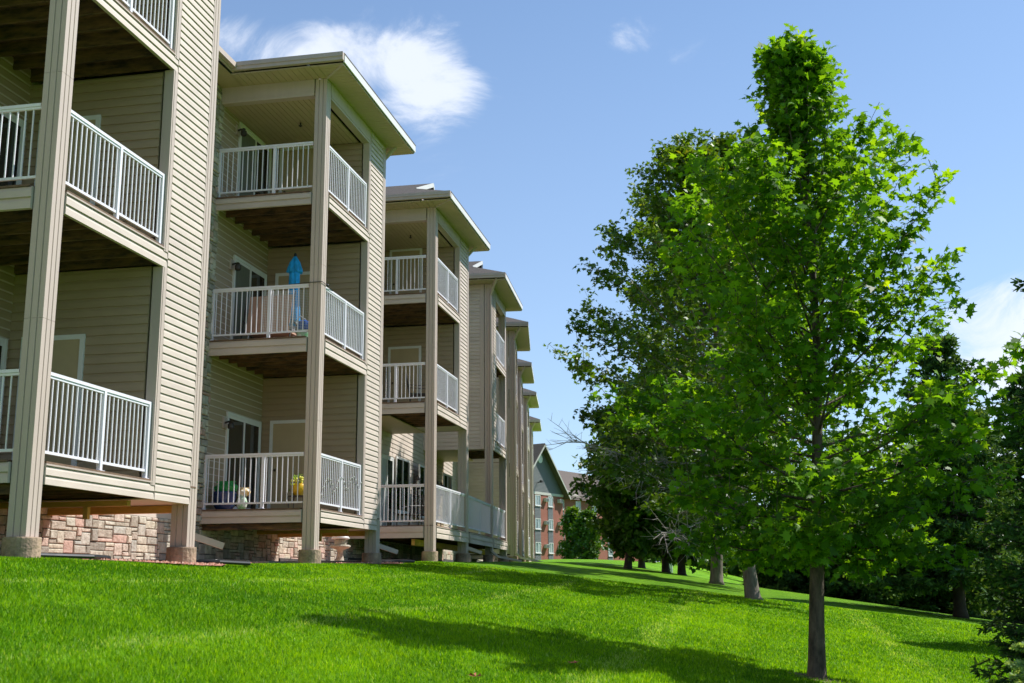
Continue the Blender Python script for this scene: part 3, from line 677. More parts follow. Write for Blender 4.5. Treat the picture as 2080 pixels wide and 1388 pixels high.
terrace()
# underside ceiling over the terrace (bay three) lit from below
m = MB(tf3); planks(m, .3, 3.9, VB, -1.3, ZUND[1]-.02, 'v', .13); P(m, 'soffit', 'soffit')
# --- bays four to eight
def bay_b(i, tf, Lb, zg, first=False):
    zb0 = ZUND[1]-.02 if first else ZUND[0]
    m = MB(tf); post(m, 0, .245, -.245, 0.0, zg+.22, ZS); P(m, 'corner_post', 'trim')
    m = MB(tf); post(m, Lb-.25, Lb, -.25, 0.0, zg+.22, ZS); P(m, 'corner_post', 'trim')
    pier(tf, .13, -.13, zg, zg+.22, .2); pier(tf, Lb-.125, -.125, zg, zg+.22, .2)
    m = MB(tf); siding(m, (.0, VB), (.0, -.26), (-1, 0), zb0, ZS, .128, .014); m.box(.0, .12, VB, -.26, zb0-.002, zb0+.02); P(m, 'near_wall', 'siding')
    m = MB(tf); m.box(-.03, .0, -.40, -.262, zb0, ZS-.01); P(m, 'corner_board', 'trim')
    m = MB(tf); siding(m, (.26, VB), (Lb, VB), (0, 1), 1.2, 9.8, .135, .016); P(m, 'balcony_wall', 'siding_shaded')
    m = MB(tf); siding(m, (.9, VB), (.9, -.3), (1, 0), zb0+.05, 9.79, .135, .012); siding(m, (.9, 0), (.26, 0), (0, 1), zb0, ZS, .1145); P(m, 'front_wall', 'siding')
    fl = [(Z1+.08, ZUND[0], Z2), (Z2, ZUND[1], Z3), (Z3, ZUND[2], 9.8)]
    for k, (zt, zu, nxt) in enumerate(fl):
        if k == 0 and first: continue
        deck(tf, .02, Lb-.01, VB, zt, zu, False, (.26, Lb-.25)); joists(tf, .06, Lb-.1, VB, -.06, zt, zu)
        railing(tf, (.92, -.05), (Lb-.26, -.05), zt+.015, [.02, .5, .98])
        railing(tf, (Lb-.05, -2.3), (Lb-.05, -.27), zt+.015, [.02])
        slider(tf, 1.4, 3.0, zt+.03, 2.03, VB+.02)
    if first:
        m = MB(tf); planks(m, .02, Lb, VB, -1.2, ZUND[1]-.04, 'v', .13); P(m, 'soffit', 'soffit')
    m = MB(tf); planks(m, .0, Lb, VB, -.25, 9.8, 'u', .12); P(m, 'ceiling', 'soffit')
    m = MB(tf); m.box(.9, Lb-.25, -.16, .004, 9.77, ZS-.002); m.box(Lb-.16, Lb-.01, VB, -.27, 9.77, ZS-.002); P(m, 'header_beam', 'trim')
    bay_roof(tf, Lb)
    # downspout down the near front corner, curling out over the lawn
    m = MB(tf); u, v = -.055, -.05
    m.box(u-.045, u+.045, v, v+.065, zg+.32, 9.72)
    m.beam((u, v+.03, 9.70), (u-.22, v+.16, 9.98), .075, .065); m.beam((u-.22, v+.16, 9.96), (u-.50, v+.3, 10.15), .075, .065)
    m.beam((u, v+.03, zg+.34), (u+.1, v+.24, zg+.16), .08, .065); m.beam((u+.08, v+.2, zg+.17), (u+.5, v+.95, zg+.02), .09, .065)
    P(m, 'downspout', 'trim')
    m = MB(tf); m.box(-.07, -.012, -1.95, -1.75, 6.5, 6.72); P(m, 'vent_hood', 'trim')
for i, ((O, yw, Lb), t) in enumerate(zip(BB, tfB)): bay_b(i+4, t, Lb, float(zedge(O[1])), i == 0)

# ------------------------------------------------------------------ things on the balconies
def at_root(o): return o
def TH(name, loc, label, cat, group=None): return thing(name, loc, label, cat, group)
t = TH('patio_umbrella', (-9.2, 22.4, Z2+.02), 'tall bright blue patio umbrella folded shut on a middle floor balcony', 'umbrella')
m = MB(); m.tube([(-9.2, 22.4, Z2+.03), (-9.22, 22.4, 6.9)], .02); m.build('pole', 'white_metal', t)
m = MB(); m.lathe((-9.22, 22.4, 5.35), [(.07, 0), (.13, .1), (.115, .5), (.105, .9), (.10, 1.15), (.16, 1.17), (.15, 1.25), (.10, 1.40), (.03, 1.52)], 28, wob=lambda a, i: 1+.16*math.sin(7*a+.4*i)); m.build('canopy', 'umbrella_cloth', t)
m = MB(); m.lathe((-9.22, 22.4, 6.86), [(.02, 0), (.035, .02), (.03, .07), (.01, .09)], 8); m.build('finial', 'black_plastic', t)
m = MB(); m.lathe((-9.2, 22.4, Z2+.02), [(.22, 0), (.22, .04), (.08, .1), (.03, .25)], 14); m.build('base', 'black_plastic', t)
t = TH('porch_glider', (-9.7, 21.95, Z2+.02), 'brown fabric two-seat porch glider with dark tube frame beside the blue umbrella', 'swing seat')
G = lambda u, v, z: (-10.1+u, 21.75+v, Z2+.02+z)
m = MB(G)
for k in range(9):
    a, b = k/9, (k+1)/9; m.beam((.06, .12+.30*math.sin(a*1.2)*.6, .42+a*.80), (1.0, .12+.30*math.sin(a*1.2)*.6, .42+a*.80), .012, .09)
m.build('backrest', 'sling', t)
m = MB(G); m.box(.06, 1.0, .12, .58, .36, .40); m.build('seat', 'sling', t)
for x in (.0, 1.06):
    m = MB(G); m.tube([(x, -.02, 0), (x, .10, .45), (x, .28, 1.24)], .016, 6); m.tube([(x, .66, 0), (x, .60, .5), (x, .12, .62)], .016, 6); m.tube([(x, -.02, .02), (x, .66, .02)], .016, 6); m.build('side_frame', 'dark_metal', t)
t = TH('watering_can', (-8.66, 21.5, Z2+.02), 'blue watering can on the balcony floor next to the corner post', 'watering can')
Gx = lambda u, v, z: (-8.62+u, 21.5+v, Z2+.02+z)
m = MB(Gx); m.lathe((0, 0, .28), [(.12, 0), (.13, .02), (.12, .17), (.06, .20)], 14); m.build('body', 'blue_plastic', t)
m = MB(Gx); m.tube([(.10, 0, .32), (.2, -.02, .38), (.26, -.03, .50)], [.03, .02, .035], 8); m.build('spout', 'blue_plastic', t)
m = MB(Gx); m.tube([(-.1, 0, .34), (-.17, 0, .46), (-.08, 0, .58), (.04, 0, .50)], .013, 6); m.build('handle', 'white_frame', t)
m = MB(Gx); m.lathe((0, 0, 0), [(.14, 0), (.13, .24), (.135, .275)], 12); m.build('stool', 'white_bag', t)
def rail_net(tf, p0, p1, z, t0):
    m = MB(tf); 
    for k in range(26):
        zz = z+.14+k*.033; m.beam((p0[0], p0[1], zz), (p1[0], p1[1], zz), .004, .005)
    for k in range(30):
        f = k/29; a = (p0[0]*(1-f)+p1[0]*f, p0[1]*(1-f)+p1[1]*f); m.beam((*a, z+.13), (*a, z+.98), .004, .004)
    return m
tt = TH('safety_net', tf2(.08, -1.2, Z2), 'pale mesh net tied inside the railing beside the blue umbrella', 'net')
rail_net(tf2, (.09, -1.25), (.09, -.28), Z2, 0).build('side_mesh', 'net', tt)
rail_net(tf2, (.30, -.09), (2.66, -.09), Z2, 0).build('front_mesh', 'net', tt)
# ground floor of bay two: tub, bags, plant stand, string lights
o = MB(); o.lathe((-10.02, 21.18, Z1+.02), [(.15, 0), (.20, .08), (.22, .30), (.235, .33), (.235, .36), (.2, .36)], 18); o = o.build('plant_tub', 'navy_ceramic', None, True); tag(o, 'dark blue round tub standing by the railing in front of the glass door', 'tub')
def bag(loc, sx, sy, sz, mt, label, rz=0):
    m = MB(); c, s = math.cos(rz), math.sin(rz)
    m.tf = lambda x, y, z: (loc[0]+x*c-y*s, loc[1]+x*s+y*c, loc[2]+z)
    m.blob((0, 0, sz*.5), .5, sx, sy, sz, 14, 9, .07); m.box(-sx*.4, sx*.4, -.012, .012, sz*.93, sz*1.06); o = m.build('soil_bag', mt); tag(o, label, 'bag')
bag((-10.0, 21.18, Z1+.34), .50, .22, .24, 'green_bag', 'green bag slumped across the top of the dark blue tub')
bag((-9.72, 21.32, Z1+.02), .22, .17, .30, 'white_bag', 'white and green bag on the deck right of the blue tub')
bag((-9.70, 21.36, Z1+.30), .26, .18, .17, 'yellow_bag', 'yellow and white bag lying on top of the white bag', .3)
t = TH('plant_stand', (-8.8, 22.0, Z1+.02), 'small black plant stand carrying a yellow flower pot behind the corner post', 'plant stand')
GP = lambda u, v, z: (-8.82+u, 22.0+v, Z1+.02+z)
m = MB(GP); m.box(-.17, .17, -.15, .15, .30, .32); m.build('shelf', 'dark_metal', t)
for a, b in ((-.15, -.13), (.15, -.13), (-.15, .13), (.15, .13)):
    m = MB(GP); m.tube([(a, b, 0), (a, b, .31)], .011, 6); m.build('leg', 'dark_metal', t)
t = TH('flower_pot', (-8.8, 22.0, Z1+.35), 'yellow pot with pale yellow flowers on the black plant stand', 'flower pot')
m = MB(GP); m.lathe((0, 0, .325), [(.10, 0), (.14, .10), (.15, .22), (.135, .23)], 16); m.build('pot', 'yellow_pot', t, True)
m = MB(GP)
for k in range(60):
    a = random.uniform(0, 6.28); r = random.uniform(.02, .2); z = random.uniform(.5, .78)-r*.5; c = Vector((r*math.cos(a), r*math.sin(a), z)); d = Vector((random.uniform(-1, 1), random.uniform(-1, 1), random.uniform(-.2, 1))).normalized()*.05; s_ = d.cross(Vector((0, 0, 1)))*.5
    m.face([c-d, c+s_, c+d, c-s_], random.random())
m.build('foliage', 'leaf_maple', t)
m = MB(GP)
for k in range(14):
    a = random.uniform(0, 6.28); r = random.uniform(.05, .2); m.blob((r*math.cos(a), r*math.sin(a), .72-r*.6), .028, k=6, m=4)
m.build('blossoms', 'petal', t)
t = TH('string_lights', tf2(1.5, .0, Z1+.9), 'string of small white bulbs draped along the ground floor front railing', 'string lights')
pts = [tf2(.35+2.3*k/40, -.02, Z1+.30+.30*abs(math.sin(k*.25))+.25*(k/40)) for k in range(41)]
m = MB(); m.tube(pts, .004, 4); m.build('cord', 'cord', t)
m = MB()
for p in pts[::2]: m.blob((p[0]+.01, p[1], p[2]-.012), .015, k=6, m=4, jit=0)
m.build('bulbs', 'bulb', t)
# cord round the middle floor corner post
m = MB(); a = [tf2(u, v, Z2+1.09) for u, v in ((.1, -.9), (-.02, -.28), (-.02, .02), (.28, .02), (.7, -.02))]; m.tube(a, .008, 5); m.blob((a[3][0], a[3][1], a[3][2]), .03, k=8, m=5); o = m.build('tie_cord', 'cord'); tag(o, 'dark cord tied round the corner post at railing height', 'cord')
def sling_chair(loc, rz, label, mt='dark_metal', seatm='black_plastic', group=None):
    t = TH('patio_chair', loc, label, 'chair', group); c, s = math.cos(rz), math.sin(rz)
    F = lambda x, y, z: (loc[0]+x*c-y*s, loc[1]+x*s+y*c, loc[2]+z)
    m = MB(F); m.box(-.23, .23, -.22, .24, .40, .43); m.build('seat', seatm, t)
    m = MB(F)
    for k in range(7):
        a = -.21+.07*k; m.beam((a, .25, .44), (a, .36, .95), .03 if seatm != 'dark_metal' else .012, .012)
    m.beam((-.24, .36, .95), (.24, .36, .95), .025, .025); m.build('backrest', seatm, t)
    for x in (-.25, .25):
        m = MB(F); m.tube([(x, .22, 0), (x, .25, .44), (x, .36, .97)], .013, 6); m.build('rear_leg', mt, t)
        m = MB(F); m.tube([(x, -.24, 0), (x, -.22, .64), (x, .30, .66)], .013, 6); m.build('front_leg', mt, t)
sling_chair((-8.85, 30.7, Z2+.02), 1.9, 'black patio chair alone on the middle balcony of the third bay')
sling_chair((-9.35, 31.6, 1.52), -.5, 'wrought iron chair nearer the glazed door on the ground terrace', 'dark_metal', 'dark_metal')
sling_chair((-8.9, 32.1, 1.52), 2.3, 'wrought iron chair close behind the tall corner post on the ground terrace', 'dark_metal', 'dark_metal')
# ------------------------------------------------------------------ at the foot of the building
t = TH('garden_lantern', (-9.35, 26.0, .5), 'weathered stone garden lantern with a domed white cap by the stone wall', 'garden lantern')
m = MB(); gz = .52; m.lathe((-9.35, 26.0, gz), [(.13, 0), (.09, .05), (.06, .2), (.07, .28), (.22, .34), (.24, .38), (.2, .40)], 16); m.build('pedestal', 'pale_stone', t, True)
m = MB(); m.lathe((-9.35, 26.0, gz+.40), [(.13, 0), (.14, .02), (.14, .12), (.10, .14)], 12); m.build('lamp_house', 'pale_stone', t)
m = MB(); m.lathe((-9.35, 26.0, gz+.535), [(.20, 0), (.215, .02), (.17, .07), (.10, .10), (.02, .115)], 18); m.build('cap', 'white_frame', t, True)
# gravel bed
def gravel():
    n = 9000; V = []; F = []; A = []
    m = MB()
    for _ in range(n):
        x = random.uniform(-10.2, -7.6); y = random.uniform(12.3, 28.6)
        if x > float(bed_edge(y))-.02: continue
        z = float(ground(x, y))+.045; s = random.uniform(.015, .03); c = random.random()+1e-3
        p = [(x+s*random.uniform(.7, 1.2)*math.cos(a), y+s*random.uniform(.7, 1.2)*math.sin(a)) for a in (0, 1.57, 3.14, 4.71)]
        top = (x, y, z+s*.7)
        for i in range(4): m.face([(*p[i], z-.01), (*p[(i+1) % 4], z-.01), top], c)
    o = m.build('gravel', 'gravel'); tag(o, 'pink crushed gravel lying between the edging and the stone wall', 'gravel', kind='stuff')
gravel()
# gravel base sheet
m = MB()
k = 34
for i in range(k):
    y0, y1 = 12.2+i*.485, 12.2+(i+1)*.485
    e = lambda y: float(bed_edge(y))
    m.face([(-10.3, y0, float(ground(-10.3, y0))+.035), (e(y0), y0, float(ground(e(y0), y0))+.03), (e(y1), y1, float(ground(e(y1), y1))+.03), (-10.3, y1, float(ground(-10.3, y1))+.035)], .4)
o = m.build('gravel_bed', 'gravel'); tag(o, kind='structure')
def edging(pts, label):
    P3 = [(x, y, float(ground(x, y))+.07) for x, y in pts]
    m = MB(); m.tube(P3, .03, 8)
    o = m.build('lawn_edging', 'black_plastic'); tag(o, label, 'edging', 'black garden edging strips')
edging([(-8.5, 12.2), (-8.28, 12.9), (-8.08, 13.4), (-8.15, 13.9), (-8.6, 14.5), (-9.2, 15.0)], 'black rounded edging strip curving between the first two concrete piers')
edging([(-9.7, 14.9), (-9.0, 15.4), (-8.4, 15.9), (-7.75, 16.3), (-7.5, 16.8), (-7.75, 17.3), (-8.4, 17.7), (-9.3, 18.0)], 'black edging strip bulging round behind the second concrete pier')
edging([(-9.4, 24.4), (-8.5, 24.9), (-7.75, 25.5), (-7.6, 26.1), (-8.0, 26.6), (-9.0, 27.0)], 'black edging strip looping on the grass past the fourth concrete pier')
for i, (x, y) in enumerate(((-9.4, 19.9), (-9.1, 21.0), (-8.95, 22.0))):
    m = MB(); z = float(ground(x, y)); m.box(x-.3, x+.3, y-.42, y+.42, z-.02, z+.07); o = m.build('stepping_stone', 'paver')
    tag(o, ['leftmost flat grey stepping stone in the shade along the stone wall', 'middle flat grey stepping stone in the shade along the stone wall', 'rightmost flat grey stepping stone in the shade along the stone wall'][i], 'paver', 'stepping stones along the wall')
def fallen_leaf(x, y, label, sz=.06, zo=.045):
    z = float(ground(x, y))+zo; m = MB()
    for k in range(7):
        a = k*.9; m.face([(x, y, z), (x+sz*math.cos(a), y+sz*math.sin(a), z+random.uniform(0, .03)), (x+sz*.6*math.cos(a+.5), y+sz*.6*math.sin(a+.5), z+random.uniform(0, .03))])
    o = m.build('fallen_leaf', 'fallen'); tag(o, label, 'leaf', 'fallen leaves on the lawn')
fallen_leaf(-2.02, 8.6, 'curled brown leaf on the grass inside the dark tree shadow', .07)
fallen_leaf(-1.6, 10.6, 'dry reddish leaf on sunlit grass above the tree shadow', .06)
fallen_leaf(-9.3, 13.05, 'orange leaf against the dark foundation under the first balcony', .05, .12)

# ------------------------------------------------------------------ trees
MAPLE = np.array([(0, -.12), (.16, .02), (.42, -.10), (.36, .12), (.62, .30), (.34, .34), (.30, .52), (.12, .48), (0, .92), (-.12, .48), (-.30, .52), (-.34, .34), (-.62, .30), (-.36, .12), (-.42, -.10), (-.16, .02)])
MAPLE5 = np.array([(0, -.1), (.40, -.02), (.30, .18), (.58, .38), (.20, .45), (0, .95), (-.20, .45), (-.58, .38), (-.30, .18), (-.40, -.02)])
OVAL = np.array([(0, -.1), (.42, .25), (.15, .6), (0, .95), (-.3, .55), (-.42, .2)])
NEED = np.array([(0, 0), (.10, .15), (.045, 1.0), (-.045, 1.0), (-.10, .15)])
def leaves(name, C, D, UPV, size, shape, m, val, parent):
    """many leaves as one mesh: C centres, D pointing directions, UPV leaf normals"""
    n = len(C); k = len(shape)
    D = D/np.linalg.norm(D, axis=1, keepdims=True); Sx = np.cross(D, UPV); Sx /= np.linalg.norm(Sx, axis=1, keepdims=True)+1e-9
    Nn = np.cross(Sx, D)
    px = shape[:, 0][None, :, None]; py = shape[:, 1][None, :, None]; sz = size[:, None, None]
    V = C[:, None, :] + (Sx[:, None, :]*px + D[:, None, :]*py)*sz - Nn[:, None, :]*(np.abs(px)*.35+py*py*.18)*sz
    me = raw_mesh(name, V.reshape(-1, 3), k, np.arange(n*k), m, val)
    o = bpy.data.objects.new(name, me); S.collection.objects.link(o); o.parent = parent; o.location = -parent.location
    return o
def interp_prof(prof, z): return np.interp(z, [p[0] for p in prof], [p[1] for p in prof])
def rvec(n): v = RNG.normal(0, 1, (n, 3)); return v/np.linalg.norm(v, axis=1, keepdims=True)
def broadleaf(name, base, label, group, H, prof, trunk_r, hb, nlimb, ntw, nleaf, lsize, shape, lm, bm, lean=(0, 0), rise=.9, asp=(1, 1), off=None, seed=1, spread=.16, kids=None, twig_draw=True, bright=0.0, kink=0.0, hpow=.92):
    """prof: list of (height fraction, left/right radius); branches climb from the trunk to the envelope, twigs carry the leaves"""
    rnd = random.Random(seed); bx, by = base; bz = float(ground(bx, by))-.05
    t = thing(name, (bx, by, bz), label, 'tree', group)
    tm = MB(); n = 12
    def axis(h): f = h/H; return Vector((bx+kink*min(1.0, h/1.7)+lean[0]*f+.04*math.sin(f*9+seed), by+lean[1]*f+.04*math.cos(f*7+seed), bz+h))
    pts = [axis(H*.96*i/n) for i in range(n+1)]; rad = [max(.012, trunk_r*(1-.93*(i/n)**.9)) for i in range(n+1)]
    pts = [pts[0], pts[0]+(pts[1]-pts[0])*.12, pts[0]+(pts[1]-pts[0])*.4]+pts[1:]; rad = [trunk_r*1.5, trunk_r*1.14, trunk_r*1.02]+[min(r, trunk_r) for r in rad[1:]]
    tm.tube(pts, rad, 12); tr = tm.build('trunk', bm, t, True)
    bmh = MB(); Cs = []; Ds = []
    for i in range(nlimb):
        f = (i+.5)/nlimb; h0 = hb+(H*.94-hb)*f**hpow
        ang = i*2.39996+rnd.uniform(-.4, .4)
        lo = min(1.0, max(0.0, (h0-hb)/(.30*H))); h1 = min(H*.985, h0+rise*(interp_prof(prof, min(1, h0/H)))*rnd.uniform(.7, 1.3)*(.05+.95*lo)*(1+1.3*max(0, f-.6))-.35*(1-lo)*rnd.random())
        Rr = float(interp_prof(prof, h1/H))*rnd.uniform(.62, 1.14)
        c = axis(h0); tip = axis(h1)+Vector((math.cos(ang)*Rr*asp[0], math.sin(ang)*Rr*asp[1], 0))
        if off: 
            o2 = off(h1/H); tip += Vector((o2, 0, 0))
        mid = c.lerp(tip, .5)+Vector((0, 0, -.04*Rr))
        P5 = [c, c.lerp(mid, .5)+Vector((0, 0, .0)), mid, mid.lerp(tip, .5)+Vector((0, 0, .03*Rr)), tip]
        r0 = max(.010, trunk_r*.25*(1-.6*f))
        bmh.tube(P5, [r0, r0*.75, r0*.5, r0*.32, r0*.12], 6, cap=False)
        Ln = (tip-c).length
        nk = max(5, int(ntw*(.50+.50*Rr/max(q_[1] for q_ in prof))))
        for k in range(nk):
            s = .14+.86*((k+rnd.random())/nk)**.8; q = s*4; j = min(3, int(q)); b = P5[j].lerp(P5[j+1], q-j)
            d = (tip-c).normalized(); w = Vector((rnd.gauss(0, 1), rnd.gauss(0, 1), rnd.gauss(.35, .6))).normalized()
            tl = (spread*Ln+.08*H*spread*2)*(1.15-.7*s)*rnd.uniform(.6, 1.4); e = b+(d*.55+w).normalized()*tl
            if twig_draw: bmh.tube([b, e], [r0*.2, .004], 4, cap=False)
            for l in range(nleaf):
                g = (l+rnd.random())/nleaf; p = b.lerp(e, g); Cs.append(p); Ds.append((e-b).normalized())
    bmh.build('branches', bm, t, True)
    C = np.array(Cs); D0 = np.array(Ds); n = len(C)
    J = RNG.normal(0, 1, (n, 3)); J[:, 2] *= .6; J = np.clip(J, -1.3, 1.3)
    C = C + J*lsize*.95
    D = D0*.5+rvec(n)*.9; D[:, 2] -= .35
    Up = np.tile([0, 0, 1.0], (n, 1))+RNG.normal(0, .42, (n, 3))
    size = lsize*RNG.uniform(.55, 1.25, n)
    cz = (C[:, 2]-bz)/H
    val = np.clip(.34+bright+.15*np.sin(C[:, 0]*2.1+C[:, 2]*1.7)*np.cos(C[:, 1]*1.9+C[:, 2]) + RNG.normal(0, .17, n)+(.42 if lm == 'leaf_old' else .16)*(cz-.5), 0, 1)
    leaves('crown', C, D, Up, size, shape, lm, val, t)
    return t, axis
# the young maple in front
profA = [(0.0, .6), (.13, 1.15), (.195, 1.65), (.27, 2.1), (.36, 2.35), (.49, 2.3), (.57, 1.95), (.65, 1.85), (.73, 1.7), (.80, 1.4), (.86, .98), (.92, .55), (1.0, .12)]
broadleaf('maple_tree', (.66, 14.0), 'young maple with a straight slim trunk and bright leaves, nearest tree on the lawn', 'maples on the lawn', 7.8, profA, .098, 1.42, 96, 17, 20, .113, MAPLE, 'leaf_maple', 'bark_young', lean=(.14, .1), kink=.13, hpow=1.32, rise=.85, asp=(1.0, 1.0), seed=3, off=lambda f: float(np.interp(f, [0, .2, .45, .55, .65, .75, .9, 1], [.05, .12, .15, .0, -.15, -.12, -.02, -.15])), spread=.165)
m = MB(); cx, cy = .66, 14.0
ring = [(cx+(.30+.09*math.sin(3*a_+1)+.05*math.sin(7*a_))*math.cos(a_), cy+(.34+.08*math.sin(4*a_))*math.sin(a_)) for a_ in [k_*.2618 for k_ in range(24)]]
for k_ in range(24):
    p_, q_ = ring[k_], ring[(k_+1) % 24]; m.face([(cx, cy, float(ground(cx, cy))+.035), (*p_, float(ground(*p_))+.006), (*q_, float(ground(*q_))+.006)])
tag(m.build('bare_soil', 'deck_wood'), kind='structure')
# older maples behind it
profB = [(0, .5), (.14, 2.2), (.25, 3.4), (.4, 4.0), (.55, 3.8), (.7, 3.1), (.85, 1.9), (.95, 1.0), (1, .3)]
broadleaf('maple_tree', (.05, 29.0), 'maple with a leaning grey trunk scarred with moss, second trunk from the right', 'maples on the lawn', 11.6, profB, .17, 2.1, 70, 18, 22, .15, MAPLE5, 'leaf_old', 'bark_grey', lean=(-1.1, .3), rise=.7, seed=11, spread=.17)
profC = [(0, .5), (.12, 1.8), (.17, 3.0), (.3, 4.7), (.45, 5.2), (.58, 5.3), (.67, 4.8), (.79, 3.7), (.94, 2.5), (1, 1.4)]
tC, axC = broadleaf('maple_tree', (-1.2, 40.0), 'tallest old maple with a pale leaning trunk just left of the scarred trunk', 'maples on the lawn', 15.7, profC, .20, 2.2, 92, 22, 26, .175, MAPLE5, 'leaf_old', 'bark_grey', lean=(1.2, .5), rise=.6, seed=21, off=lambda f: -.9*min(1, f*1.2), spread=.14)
# dead pale limbs under its crown
def dead_limb(par, start, tip, seed, n=26):
    rnd = random.Random(seed); a, b = Vector(start), Vector(tip); m = MB()
    pts = [a.lerp(b, k/6)+Vector((0, 0, -.25*math.sin(k/6*3.14)+rnd.uniform(-.06, .06))) for k in range(7)]; m.tube(pts, [.04*(1-.13*k) for k in range(7)], 5, cap=False)
    for k in range(n):
        s = rnd.uniform(.2, 1)*5.99; j = int(s); p = pts[j].lerp(pts[j+1], s-j); d = ((b-a).normalized()*.8+Vector((rnd.gauss(0, .6), rnd.gauss(0, .6), rnd.gauss(0, .5)))).normalized(); l = rnd.uniform(.4, 1.3)
        q = [p, p+d*l*.5+Vector((0, 0, rnd.uniform(-.1, .1))), p+d*l+Vector((0, 0, rnd.uniform(-.25, .15)))]
        m.tube(q, [.014, .010, .005], 4, cap=False)
        for _ in range(3):
            e = q[1].lerp(q[2], rnd.random()); d2 = (d+Vector((rnd.gauss(0, .7), rnd.gauss(0, .7), rnd.gauss(0, .6)))).normalized()
            m.tube([e, e+d2*rnd.uniform(.2, .6)], [.008, .004], 3, cap=False)
    m.build('dead_limb', 'dead_wood', par)
dead_limb(tC, axC(4.0), (-5.6, 36.6, 4.6), 1, 34)
dead_limb(tC, axC(3.2), (-4.2, 35.5, 3.7), 2, 34)
dead_limb(tC, axC(2.6), (-2.6, 35.6, 1.5), 3, 44)
dead_limb(tC, axC(2.8), (.9, 36.4, 1.7), 4, 40)
# dark round trees in the row beyond, each with its own trunk
row = [((-5.1, 49.7), 7.4, 1.8, 'dark tree with the low leftmost crown and a short trunk beside the brick building', 31, (.5, 0)),
       ((-5.3, 58.0), 9.2, 3.0, 'dark tree with a stout black trunk, second from the left of the far row', 32, (0, 0)),
       ((-3.75, 52.5), 9.4, 3.4, 'dark tree with a slim straight trunk, third from the left of the far row', 33, (0, 0)),
       ((-2.95, 51.0), 9.8, 3.6, 'dark tree with a leaning trunk next to the white post', 34, (.4, 0))]
profR = [(0, .3), (.12, .8), (.18, 2.6), (.35, 3.4), (.55, 3.2), (.75, 2.3), (.9, 1.2), (1, .3)]
for (x, y), H, Rr, lab, sd_, ln in row:
    pr = [(a, b*Rr/3.4) for a, b in profR]
    broadleaf('shade_tree', (x, y), lab, 'dark shade trees in the far row', H, pr, .17, .9, 52, 16, 22, .25, OVAL, 'leaf_far', 'bark_dark', lean=ln, rise=.5, seed=sd_, spread=.2, twig_draw=False)
profS = [(0, .4), (.1, .9), (.3, 1.5), (.6, 1.4), (.85, .8), (1, .2)]
broadleaf('young_tree', (-16.1, 108.0), 'small bright bushy tree in front of the brick wall', 'small trees by the brick building', 4.9, profS, .08, .3, 44, 12, 18, .26, OVAL, 'leaf_far', 'bark_dark', seed=41, spread=.25, twig_draw=False, bright=.2)
broadleaf('young_tree', (-14.2, 104.0), 'grey-green shrubby tree half hidden right of the brick wall', 'small trees by the brick building', 4.3, profS, .08, .3, 44, 12, 18, .26, OVAL, 'leaf_far', 'bark_dark', seed=42, spread=.25, twig_draw=False)
# background belt beyond the lawn, every tree its own
belt = [(-11, 125, 9, 'leftmost'), (-4, 132, 11, 'second'), (4, 120, 10, 'third'), (12, 115, 11, 'fourth'), (20, 105, 10, 'fifth'), (27, 96, 11, 'sixth'), (35, 92, 12, 'seventh')]
for i, (x, y, H, w) in enumerate(belt):
    pr = [(a, b*2.0) for a, b in profR]
    broadleaf('field_tree', (x, y), '%s tree from the left in the distant belt beyond the far lawn' % w, 'distant belt of trees', H, pr, .25, .5, 40, 14, 16, .46, OVAL, 'leaf_far', 'bark_dark', seed=60+i, spread=.22, twig_draw=False, bright=.05)
def wood():
    n = 30000; x = RNG.uniform(-60, 110, n); y = 165 - .25*x + RNG.uniform(-6, 14, n)
    top = 7.5+1.8*np.sin(x*.35)+1.2*np.sin(x*.9+1)+RNG.normal(0, .5, n); z = ground(np.clip(x, -60, 60), np.clip(y, -10, 230)) + top*RNG.uniform(0, 1, n)**.8
    C = np.stack([x, y, z], -1); r_ = bpy.data.objects.new('tmp', None)
    V = OVAL; o = None
    D = rvec(n); Up = rvec(n); D /= np.linalg.norm(D, axis=1, keepdims=True); Sx = np.cross(D, Up); Sx /= np.linalg.norm(Sx, axis=1, keepdims=True)
    sz = RNG.uniform(.8, 1.7, n)[:, None, None]
    P_ = C[:, None, :]+(Sx[:, None, :]*V[:, 0][None, :, None]+D[:, None, :]*V[:, 1][None, :, None])*sz
    me = raw_mesh('distant_wood', P_.reshape(-1, 3), 6, np.arange(n*6), 'leaf_far', np.clip(RNG.normal(.5, .2, n), 0, 1))
    o = bpy.data.objects.new('distant_wood', me); S.collection.objects.link(o); bpy.data.objects.remove(r_)
    tag(o, 'low dark line of far-off woodland closing the lawn behind the tree trunks', 'wood', kind='stuff')
wood()
